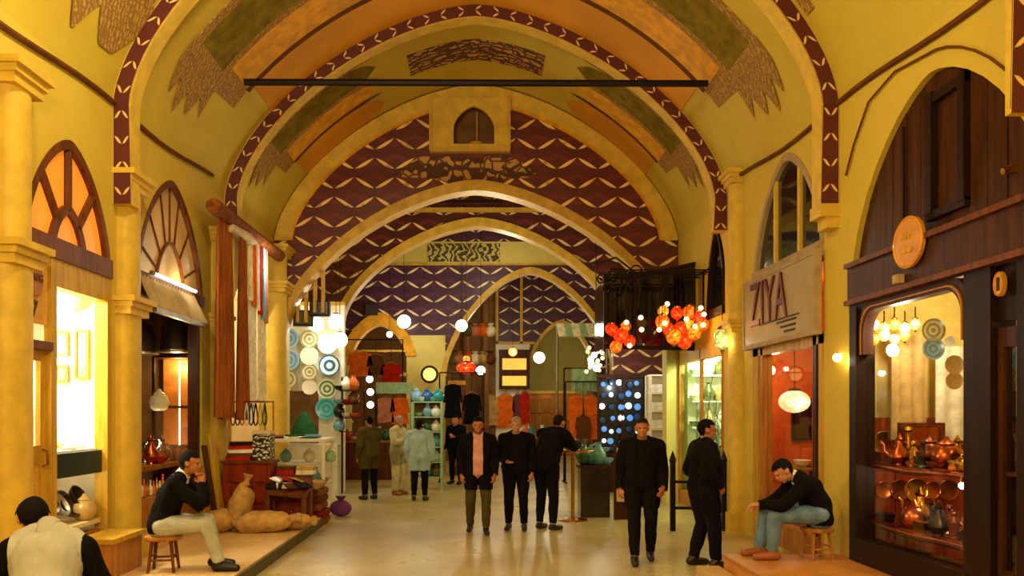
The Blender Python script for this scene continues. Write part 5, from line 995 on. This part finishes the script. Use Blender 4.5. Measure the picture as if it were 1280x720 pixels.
MB().box((2.36, 13.5, .3), (2.62, 13.53, 1.22)).build('sheet', 'paper', t); MB().panel(rect(2.33, 2.65, .0, 1.25), [rect(2.37, 2.61, .3, 1.21)], 'Y', 13.49, 13.54).build('frame', 'dark_wood', t)
for k in range(4): MB().box((2.40+.05*k, 13.485, .5), (2.42+.05*k, 13.5, 1.15)).build('stripe', 'brown_wood', t)
# cabinets that close off the far halls
for k, (x0, x1, Y, m, l) in enumerate(((2.2, 4.2, 33.6, 'amber_wall', 'far amber cabinet seen through the last arch'), (-.75, -.35, 22.9, 'brown_wood', 'brown wooden pillar cabinet in the tall distant arch'))):
    t = thing('tall_cabinet', l, 'cabinet', ((x0+x1)/2, Y, 0)); MB().box((x0, Y, 0), (x1, Y+.4, 2.6)).build('body', m, t); MB().box((x0-.05, Y-.05, 2.6), (x1+.05, Y+.42, 2.72)).build('cornice', 'gold_trim', t)
    for j in range(3): MB().box((x0+.05, Y-.03, .3+.75*j), (x1-.05, Y, .9+.75*j)).build('panel', 'tan_wood', t)
lamp_light('hall_light', (3.2, 32, 3.6), 60, SOFT, .2); lamp_light('hall_light', (0.4, 27, 4.6), 60, SOFT, .2); lamp_light('hall_light', (-2.9, 25.5, 3.4), 45, WARM, .15); lamp_light('hall_light', (0.6, 21.6, 5.6), 70, SOFT, .2); lamp_light('hall_light', (.2, 17.4, 5.3), 60, SOFT, .2)

# bags strung up in the tall arch and the orange arch, pale green awning, heaps on the far counters
for (x0, x1, Y, z, nm) in ((-.85, .55, 24.6, 4.55, 'upper'), (-.85, .55, 24.7, 3.7, 'lower')):
    t = thing('bag_rail', nm+' thin rail of bags in the tall distant arch', 'rail', ((x0+x1)/2, Y, z)); MB().cyl((x0-.1, Y, z), (x1, Y, z), .015, n=6).build('bar', 'iron', t)
    for x in (x0, x1): MB().cyl((x, Y, z), (x, Y, far_top(x)-.02), .008, n=5).build('wire', 'iron', t)
    for k in range(6):
        c = ['sand', 'brown', 'olive', 'rose', 'orange', 'cream'][(k+(nm == 'lower')*2) % 6]; put('pouch', 'cloth_'+c, (x0+.1+.24*k, Y, z-.42), '%s cloth bag, %s from the left on the %s rail' % (c, ORD[k], nm), 'bag', 'bags on the rails', 1.9, k, name='cloth_bag')
t = thing('shop_awning', 'pale green striped awning before the last arch', 'awning', (2.9, 21.6, 3.6))
for k in range(7):
    x = 2.2+.2*k; MB().add([(x, 21.9, 4.25), (x+.2, 21.9, 4.25), (x+.2, 21.3, 3.85), (x, 21.3, 3.85), (x, 21.9, 4.22), (x+.2, 21.9, 4.22), (x+.2, 21.3, 3.82), (x, 21.3, 3.82)], [(0,1,2,3), (7,6,5,4), (0,4,5,1), (1,5,6,2), (2,6,7,3), (3,7,4,0)]).build('stripe', 'cloth_mint' if k % 2 else 'cloth_cream', t)
for x in (2.22, 3.58): MB().cyl((x, 21.88, 0), (x, 21.88, 4.22), .03, n=8).build('post', 'steel', t)
for (x, Y, n, nm) in ((-3.6, 21.5, 8, 'left'), (1.1, 24.8, 8, 'right')):
    t = thing('market_counter', 'far wooden counter heaped with bowls on the %s' % nm, 'counter', (x+.7, Y, 0)); MB().box((x, Y, 0), (x+1.4, Y+.6, 1.0)).build('body', 'brown_wood', t); MB().box((x-.05, Y-.05, 1.0), (x+1.45, Y+.65, 1.05)).build('top', 'tan_wood', t)
    for k in range(n): c = ['red', 'cream', 'orange', 'teal', 'sand', 'white', 'green', 'blue'][k]; put(['jar', 'bowl', 'vase'][k % 3], 'glaze_'+c, (x+.12+.17*k, Y+.2, 1.051), '%s %s, %s from the left on the far %s counter' % (c, ['jar', 'bowl', 'vase'][k % 3], ORD[k], nm), ['jar', 'bowl', 'vase'][k % 3], 'vessels on the far counters', 1.2, name='market_'+['jar', 'bowl', 'vase'][k % 3])
# cable looping round the big dark arch
pts = [(3.975, y, z) for y, z in [(8.6, 4.35), (8.42, 4.62), (8.1, 4.95), (7.6, 5.04)]+[(cy+(hf+.16)*math.copysign(abs(math.cos(a))**1.25, math.cos(a)), zs_+(rs+.16)*max(math.sin(a), 0)**1.25) for a in [PI/2+k*PI/24 for k in range(11)]]]
tag(MB().tube(pts, .012, 6).build('wall_cable', 'line_brown', None, 50), 'thin brown cable looping round the top of the dark arch', 'cable')
# ================================================================== people
def V(*a): return Vector(a)
def stand_pose():
    return dict(pelvis=V(0,0,.95), waist=V(0,.0,1.1), chest=V(0,0,1.32), neck=V(0,.01,1.47), head=V(0,.04,1.61), hf=V(0,1,-.05),
        ls=V(-.19,0,1.40), le=V(-.25,-.02,1.12), lw=V(-.25,.08,.88), lf=V(-.24,.12,.78), rs=V(.19,0,1.40), re=V(.25,-.02,1.12), rw=V(.25,.08,.88), rf=V(.24,.12,.78),
        lh=V(-.1,0,.9), lk=V(-.11,.03,.5), la=V(-.12,0,.09), lt=V(-.14,.17,.03), rh=V(.1,0,.9), rk=V(.11,.03,.5), ra=V(.12,0,.09), rt=V(.14,.17,.03))
def hand_caps(wr, f, out, curl):
    """palm, four unequal bent fingers and a side thumb; out = thumb side, curl = palm direction"""
    f = f.normalized(); out = (out-f*out.dot(f)).normalized(); curl = (curl-f*curl.dot(f)-out*curl.dot(out)).normalized(); caps = []
    for k in (-1, 1): caps.append((wr, .026, wr+f*.08+out*.022*k, .02, 'hand'))
    for k, (o, L) in enumerate(((.034, .07), (.012, .08), (-.011, .075), (-.033, .058))):
        a = wr+f*.085+out*o; b = a+(f*.85+curl*.45)*L*.55; c = b+(f*.35+curl*.9)*L*.5; caps += [(a, .0105, b, .0095, 'hand'), (b, .0095, c, .008, 'hand')]
    a = wr+f*.03+out*.03; b = a+(f*.6+out*.7+curl*.3)*.045; c = b+(f*.85+curl*.4)*.035; caps += [(a, .014, b, .0115, 'hand'), (b, .0115, c, .0095, 'hand')]
    return caps
def person(label, loc, rotz, J, wear, hair, skin='skin', voxel=.014, girth=1.0, sleeve=None, k=1.0, hairlen=0, curl=(None, None)):
    g = girth; caps = []
    def cap(a, ra, b, rb, l): caps.append((Vector(a), ra, Vector(b), rb, l))
    sx = (J['rs']-J['ls']).normalized(); hx = (J['rh']-J['lh']).normalized()
    for s_ in (-1, 1):
        cap(J['chest']+sx*.075*s_, .105*g, J['waist']+sx*.055*s_, .1*g, 'torso'); cap(J['waist']+sx*.055*s_, .1*g, J['pelvis']+hx*.07*s_, .112*g, 'hips')
        cap(J['chest']+sx*.075*s_, .1*g, J['chest']+sx*.1*s_+(J['neck']-J['chest'])*.45, .075, 'torso')
    cap(J['chest'], .11*g, J['pelvis'], .115*g, 'torso'); cap(J['neck']+(J['chest']-J['neck'])*.3, .075, J['neck'], .058, 'torso'); cap(J['neck'], .054, J['head']-V(0, 0, .03), .052, 'neck')
    for p in 'lr':
        S_, E, Wr, Fg = J[p+'s'], J[p+'e'], J[p+'w'], J[p+'f']
        cap(J['neck']+(S_-J['neck'])*.35, .06, J['neck']+(S_-J['neck'])*.72, .06, 'torso'); cap(J['neck']+(S_-J['neck'])*.75, .058, S_, .058*g, 'arm'); cap(S_, .058*g, E, .044*g, 'arm'); cap(E, .044*g, Wr, .029, 'arm')
        fd = Fg-Wr; sd = -1 if p == 'l' else 1
        c_ = curl[0 if p == 'l' else 1]; out, cu = c_ if c_ else (V(-sd*.4, 1, 0), V(-sd, 0, 0)); caps.extend(hand_caps(Wr, fd, out, cu))
        Hp, K, A, T = J[p+'h'], J[p+'k'], J[p+'a'], J[p+'t']
        cap(Hp, .095*g, K, .062, 'leg'); cap(K, .062, K+(A-K)*.35, .06, 'leg'); cap(K+(A-K)*.35, .06, A, .04, 'leg'); d = (T-A); d.z = 0; d = d.normalized() if d.length > .01 else V(0, 1, 0)
        ft = 'foot'+p; cap(A-d*.04-V(0, 0, .04), .04, A+d*.06-V(0, 0, .045), .04, ft); cap(A, .042, A-d*.03-V(0, 0, .04), .042, ft); cap(A+d*.06-V(0, 0, .045), .042, A+d*.17-V(0, 0, .055), .032, ft)
    H = J['head']; hf = J['hf'].normalized(); rt = hf.cross(V(0, 0, 1)).normalized(); up = rt.cross(hf).normalized(); R = Matrix((rt, hf, up)).transposed()
    def hd(x, y, z): return H+rt*x+hf*y+up*z
    mb = MB()
    for a, ra, b, rb, l in caps: mb.cyl(a, b, ra, rb, 12); mb.ball(a, ra, 12, 8); mb.ball(b, rb, 12, 8)
    mb.ball(hd(0, -.008, .03), (.077, .098, .092), 18, 12, R); mb.ball(hd(0, .018, -.035), (.06, .072, .078), 16, 10, R); mb.ball(hd(0, .062, -.085), (.03, .026, .024), 10, 8, R)
    mb.ball(hd(0, .1, -.012), (.013, .02, .03), 10, 8, R); mb.ball(hd(0, .085, .03), (.05, .018, .014), 10, 8, R); mb.ball(hd(0, .088, -.055), (.026, .01, .012), 10, 8, R)
    for s_ in (-1, 1): mb.ball(hd(.079*s_, -.01, -.005), (.012, .024, .034), 10, 8, R); mb.ball(hd(.032*s_, .072, -.02), (.022, .014, .02), 10, 8, R)
    me = mb.mesh('tmp', skin, fix=False); o = bpy.data.objects.new('tmp', me); C.objects.link(o)
    m_ = o.modifiers.new('r', 'REMESH'); m_.mode = 'VOXEL'; m_.voxel_size = voxel; m_ = o.modifiers.new('s', 'SMOOTH'); m_.factor = .5; m_.iterations = 2 if voxel < .01 else 3
    ev = o.evaluated_get(bpy.context.evaluated_depsgraph_get()); rm = bpy.data.meshes.new_from_object(ev); bpy.data.objects.remove(o)
    vs = [v.co.copy() for v in rm.vertices]; ns = [v.normal.copy() for v in rm.vertices]; fs = [tuple(p.vertices) for p in rm.polygons]
    t = bpy.data.objects.new('person', None); C.objects.link(t); t.location = loc; t.rotation_euler = (0, 0, rotz); t.scale = (k, k, k); tag(t, label, 'person')
    # nearest limb for every vertex
    import numpy as np
    Pv = np.array([v[:] for v in vs]); best = np.full(len(vs), 9.0); lab = np.zeros(len(vs), int); names = ['torso', 'hips', 'neck', 'arm', 'hand', 'leg', 'footl', 'footr', 'head']; par = np.zeros(len(vs))
    allc = caps+[(hd(0, 0, .05), .09, hd(0, .02, -.06), .075, 'head')]
    for a, ra, b, rb, l in allc:
        A_ = np.array(a[:]); D = np.array((b-a)[:]); q = np.clip(((Pv-A_) @ D)/max(D @ D, 1e-9), 0, 1); dist = np.linalg.norm(Pv-A_-q[:, None]*D, axis=1)-(ra+(rb-ra)*q)
        s_ = dist < best; best[s_] = dist[s_]; lab[s_] = names.index(l)
    def finish(name, me2, m, parent):
        me2.materials.clear(); me2.materials.append(M_[m])
        for p in me2.polygons: p.use_smooth = True
        o2 = bpy.data.objects.new(name, me2); C.objects.link(o2); o2.parent = parent; return o2
    body = finish('body', rm, skin, t)
    def skinof(name, sel, d, m, fold=0):
        idx = {}; nv = []; nf = []
        for f in fs:
            if all(sel[i] for i in f):
                g_ = []
                for i in f:
                    if i not in idx: idx[i] = len(nv); nv.append(vs[i]+ns[i]*(d+fold*noise.noise(vs[i]*9)+fold*.6*noise.noise(Vector((vs[i].x*16, vs[i].y*16, vs[i].z*5)))))
                    g_.append(idx[i])
                nf.append(tuple(g_))
        if not nf: return None
        me2 = bpy.data.meshes.new(name); me2.from_pydata(nv, [], nf); me2.update(); return finish(name, me2, m, t)
    z = Pv[:, 2]; L_ = lambda *n: np.isin(lab, [names.index(x) for x in n])
    hemz = J['pelvis'].z
    for nm, m, spec, d, fold in wear:
        if spec == 'top': sel = L_('torso', 'arm')|(L_('hips') & (z > hemz-.06))
        elif spec == 'vest': sel = (L_('torso', 'arm')|(L_('hips') & (z > hemz-.06))) & (abs((Pv-np.array(J['chest'][:])) @ np.array(sx[:])) < .2)
        elif spec == 'sleeves':
            sx_ = (Pv-np.array(J['chest'][:])) @ np.array(sx[:]); skinof('sleeve', L_('arm', 'torso') & (sx_ < -.175), d, m, fold); skinof('sleeve', L_('arm', 'torso') & (sx_ >= .175), d, m, fold); continue
        elif spec == 'coat': sel = L_('torso', 'arm', 'hips')|(L_('leg') & (z > hemz-.3))
        elif spec == 'shirtfront': sel = L_('torso', 'hips') & (abs(Pv[:, 0]) < .075) & (Pv[:, 1] > 0)
        elif spec == 'bottom': sel = L_('hips', 'leg')|(L_('torso') & (z < hemz+.05))
        elif spec == 'shoes':
            skinof('shoe', L_('footl'), d, m, fold); skinof('shoe', L_('footr'), d, m, fold); continue
        elif spec == 'collar': sel = (L_('torso', 'neck')) & (np.linalg.norm(Pv-np.array(J['neck'][:]), axis=1) < .085)
        elif spec == 'skirt': sel = L_('hips', 'leg')
        skinof(nm, sel, d, m, fold)
    # hair: skull cap above the hairline, away from the face
    loc_ = (Pv-np.array(H[:])) @ np.array([rt[:], hf[:], up[:]]).T; x_, y_, z_ = loc_[:, 0], loc_[:, 1], loc_[:, 2]
    sel = L_('head', 'neck') & ((z_ > .062+.0*y_)|((y_ < .015) & (z_ > -.03-hairlen))|((y_ < -.03) & (z_ > -.075-hairlen))) & ~((abs(x_) > .07) & (z_ < .02) & (y_ > -.035))
    skinof('hair', sel, .014, hair, .008)
    for s_ in (-1, 1):
        e = MB().ball(hd(.032*s_, .083, .006), (.011, .008, .006), 8, 6, R); finish('eye', e.mesh('eye', 'black'), 'black', t)
    e = MB().ball(hd(0, .0945, -.056), (.02, .006, .004), 8, 6, R); finish('mouth', e.mesh('mouth', 'cloth_red'), 'cloth_rose', t)
    return t
# --- man in the grey vest, seated with his back turned, bottom left
def sit_pose(**kw):
    J = dict(pelvis=V(0,0,.50), waist=V(0,.03,.66), chest=V(0,.08,.86), neck=V(0,.13,1.02), head=V(0,.19,1.15), hf=V(0,1,-.1), ls=V(-.19,.1,.95), rs=V(.19,.1,.95), le=V(-.24,.24,.72), lw=V(-.16,.42,.62), lf=V(-.14,.52,.58),
        re=V(.24,.24,.72), rw=V(.16,.42,.62), rf=V(.14,.52,.58), lh=V(-.1,.02,.48), lk=V(-.14,.45,.48), la=V(-.14,.48,.09), lt=V(-.14,.65,.03), rh=V(.1,.02,.48), rk=V(.14,.45,.48), ra=V(.14,.48,.09), rt=V(.14,.65,.03))
    J.update(kw); return J
DR = 'dark_trousers'
def stool(loc, h, r, lab, m='brown_wood'):
    x, y, z = loc; t = thing('wooden_stool', lab, 'stool', loc); MB().lathe([(r*.93, h-.05), (r, h-.035), (r, h-.01), (r*.9, h), (.01, h)], loc, 22).build('seat', 'tan_wood', t, 40)
    ft = []
    for k in range(4):
        a = PI/4+k*PI/2+.15; tp = V(x+r*.68*math.cos(a), y+r*.68*math.sin(a), z+h-.04); bt = V(x+r*.95*math.cos(a), y+r*.95*math.sin(a), z); ft.append((tp, bt)); MB().cyl(bt, tp, .016, .02, 8).build('leg', m, t, 40)
    for k in range(4):
        a, b = ft[k], ft[(k+1) % 4]; f = .38+.1*(k % 2); MB().cyl(a[1]+(a[0]-a[1])*f, b[1]+(b[0]-b[1])*f, .011, n=8).build('stretcher', m, t, 40)
    return t
stool((-2.5, 4.62, .15), .34, .17, 'wooden stool beneath the man in the grey vest')
person('man in a pale grey vest and black sleeves seated with his back turned', (-2.5, 4.62, .15), math.radians(14), sit_pose(pelvis=V(0,0,.43), waist=V(0,.04,.62), chest=V(0,.11,.82), neck=V(-.02,.18,.955), head=V(-.12,.26,1.01), hf=V(-.3,1,-.6), ls=V(-.19,.1,.85), rs=V(.19,.1,.85), le=V(-.27,.2,.62), re=V(.27,.2,.62), lw=V(-.16,.42,.54), lf=V(-.1,.5,.5), rw=V(.16,.42,.54), rf=V(.1,.5,.5)),
    [('trousers', DR, 'bottom', .012, .006), ('vest', 'vest_grey', 'vest', .02, .012), ('sleeves', 'knit_black', 'sleeves', .016, .01), ('shoes', 'shoe_dark', 'shoes', .006, 0)], 'hair_black', voxel=.009, girth=1.08)
# --- man on the stool at the left, chin on hands
stool((-3.26, 8.35, .15), .38, .19, 'round wooden stool under the man with pale trousers')
person('seated man in a black sweater and pale trousers resting chin on hands', (-3.28, 8.35, .15), math.radians(-80), sit_pose(pelvis=V(0,0,.475), waist=V(0,.03,.63), chest=V(0,.11,.82), neck=V(0,.2,.985), head=V(0,.28,1.12), hf=V(0,1,-.12), ls=V(-.18,.15,.92), rs=V(.18,.15,.92), le=V(-.17,.40,.70), lw=V(-.05,.41,.91), lf=V(-.01,.385,1.0), re=V(.17,.40,.70), rw=V(.05,.41,.90), rf=V(.01,.39,1.0),
    lk=V(-.14,.44,.5), la=V(-.15,.52,.09), lt=V(-.15,.7,.03), rk=V(.13,.46,.5), ra=V(.14,.60,.09), rt=V(.15,.8,.03)),
    [('trousers', 'pale_trousers', 'bottom', .016, .012), ('sweater', 'knit_black', 'top', .02, .012), ('collar', 'shirt_white', 'collar', .024, 0), ('shoes', 'shoe_dark', 'shoes', .008, 0)], 'hair_black', 'skin_tan', .0085, 1.05, curl=((V(0,-1,0), V(.4,-.6,0)), (V(0,-1,0), V(-.4,-.6,0))))
# --- bent man at the right
stool((3.62, 8.5, .25), .34, .17, 'small wooden stool under the bent man in jeans', 'tan_wood')
person('bent man in a black sweater and blue jeans seated on the right step', (3.62, 8.48, .25), math.radians(86), sit_pose(pelvis=V(0,-.0,.44), waist=V(0,.0,.58), chest=V(0,.1,.76), neck=V(0,.22,.87), head=V(0,.35,.93), hf=V(0,.75,-.65), ls=V(-.18,.17,.82), rs=V(.18,.17,.82), le=V(-.2,.42,.58), lw=V(-.08,.62,.58), lf=V(-.05,.74,.57), re=V(.2,.36,.62), rw=V(.1,.56,.56), rf=V(.06,.66,.55),
    lk=V(-.12,.48,.47), la=V(-.12,.50,.09), lt=V(-.12,.68,.03), rk=V(.12,.5,.47), ra=V(.13,.56,.09), rt=V(.13,.74,.03)),
    [('jeans', 'denim', 'bottom', .016, .012), ('sweater', 'knit_black', 'top', .022, .012), ('collar', 'shirt_white', 'collar', .02, 0), ('shoes', 'shoe_tan', 'shoes', .006, 0)], 'hair_black', 'skin', .0085, 1.02, curl=((V(1,0,0), V(0,0,-1)), (V(-1,0,0), V(0,0,-1))))
# --- stout standing man in black, right
J = stand_pose(); J.update(waist=V(0,.06,1.12), hf=V(.1,1,-.12), le=V(-.27,-.06,1.14), lw=V(-.22,.1,.97), lf=V(-.19,.16,.9), re=V(.27,-.06,1.14), rw=V(.22,.1,.97), rf=V(.19,.16,.9), ra=V(.13,.1,.09), rt=V(.14,.3,.03), rk=V(.12,.08,.5), la=V(-.13,-.08,.09), lt=V(-.15,.1,.03))
person('stout man in black standing with hands at his pockets', (2.66, 9.35, 0), math.radians(-84), J, [('trousers', DR, 'bottom', .022, .01), ('jacket', 'knit_black', 'coat', .034, .012), ('shoes', 'shoe_dark', 'shoes', .01, 0)], 'hair_black', 'skin_tan', .0105, 1.22, k=.99)
# --- man in a dark coat walking forward beside him
J = stand_pose(); J.update(lk=V(-.1,.12,.52), la=V(-.1,.02,.11), lt=V(-.1,.2,.05), rk=V(.1,.12,.5), ra=V(.1,.28,.09), rt=V(.1,.46,.04), rw=V(.26,-.02,.88), rf=V(.26,.02,.78), lw=V(-.24,.16,.9), lf=V(-.22,.24,.84))
person('man in a long dark coat walking towards the viewer', (2.02, 9.75, 0), math.radians(172), J, [('trousers', DR, 'bottom', .016, .01), ('coat', 'knit_black', 'coat', .03, .012), ('shoes', 'shoe_dark', 'shoes', .008, 0)], 'hair_brown', 'skin_tan', .012, 1.08, k=1.0)
# --- group in the middle distance
J = stand_pose(); J.update(lk=V(-.12,.1,.5), la=V(-.12,.12,.09), lt=V(-.14,.3,.03), ra=V(.12,-.12,.1), rt=V(.14,.06,.03))
person('man in an open black jacket and pink shirt walking forward', (.03, 12.0, 0), math.radians(180), J, [('trousers', 'coat_olive', 'bottom', .014, .01), ('jacket', 'knit_black', 'coat', .028, .012), ('shirt', 'shirt_pink', 'shirtfront', .036, .004), ('shoes', 'shoe_dark', 'shoes', .006, 0)], 'hair_black', 'skin_tan', .013, 1.05)
J = stand_pose(); J.update(re=V(.27,-.04,1.14), rw=V(.12,.18,1.05), rf=V(.03,.22,1.05))
person('older man with thin grey hair in a dark sweater facing the viewer', (.62, 12.3, 0), math.radians(172), J, [('trousers', DR, 'bottom', .014, .01), ('sweater', 'knit_black', 'top', .03, .012), ('shoes', 'shoe_dark', 'shoes', .006, 0)], 'hair_grey', 'skin', .013, 1.2)
J = stand_pose(); J.update(pelvis=V(0,-.04,.95), waist=V(0,.05,1.1), chest=V(0,.14,1.3), neck=V(0,.24,1.43), head=V(0,.32,1.54), hf=V(0,1,-.5), ls=V(-.19,.17,1.38), rs=V(.19,.17,1.38), le=V(-.23,.36,1.2), lw=V(-.15,.58,1.22), lf=V(-.13,.68,1.22), re=V(.23,.36,1.2), rw=V(.15,.58,1.22), rf=V(.13,.68,1.22))
person('man in black leaning towards the glass table, back turned', (1.08, 12.3, 0), math.radians(-42), J, [('trousers', DR, 'bottom', .014, .01), ('jacket', 'knit_black', 'top', .03, .012), ('shoes', 'shoe_dark', 'shoes', .006, 0)], 'hair_brown', 'skin', .013, 1.1, k=1.06)
J = stand_pose(); J.update(hf=V(.2,1,-.25))
person('woman in a light blue coat looking at the green rack', (-1.16, 16.4, 0), math.radians(-8), J, [('skirt', DR, 'skirt', .014, .01), ('coat', 'coat_blue', 'coat', .045, .012), ('shoes', 'shoe_dark', 'shoes', .006, 0)], 'hair_black', 'skin', .014, 1.15, k=.96, hairlen=.04)
J = stand_pose(); J.update(hf=V(0,1,-.35), re=V(.24,.14,1.16), rw=V(.12,.34,1.15), rf=V(.08,.44,1.15))
person('person in an olive jacket browsing near the colourful pots', (-2.2, 16.6, 0), math.radians(40), J, [('trousers', DR, 'bottom', .014, .01), ('jacket', 'coat_olive', 'coat', .035, .012), ('shoes', 'shoe_dark', 'shoes', .006, 0)], 'hair_black', 'skin_tan', .014, 1.15)
J = stand_pose(); J.update(re=V(.25,.1,1.16), rw=V(.16,.3,1.2), rf=V(.13,.4,1.22))
person('person in cream clothes standing beside the woman in blue', (-1.72, 17.6, 0), math.radians(-120), J, [('trousers', 'coat_cream', 'bottom', .03, .012), ('shirt', 'coat_cream', 'coat', .03, .012), ('shoes', 'shoe_tan', 'shoes', .006, 0)], 'hair_grey', 'skin', .014, 1.02)
J = stand_pose(); J.update(lw=V(-.12,.3,1.2), lf=V(-.1,.4,1.24), le=V(-.25,.08,1.16))
person('person in black seen far off in the tall arch', (-.5, 20.2, 0), math.radians(150), J, [('trousers', DR, 'bottom', .014, .01), ('jacket', 'knit_black', 'coat', .03, .012), ('shoes', 'shoe_dark', 'shoes', .006, 0)], 'hair_black', 'skin', .015, 1.05)
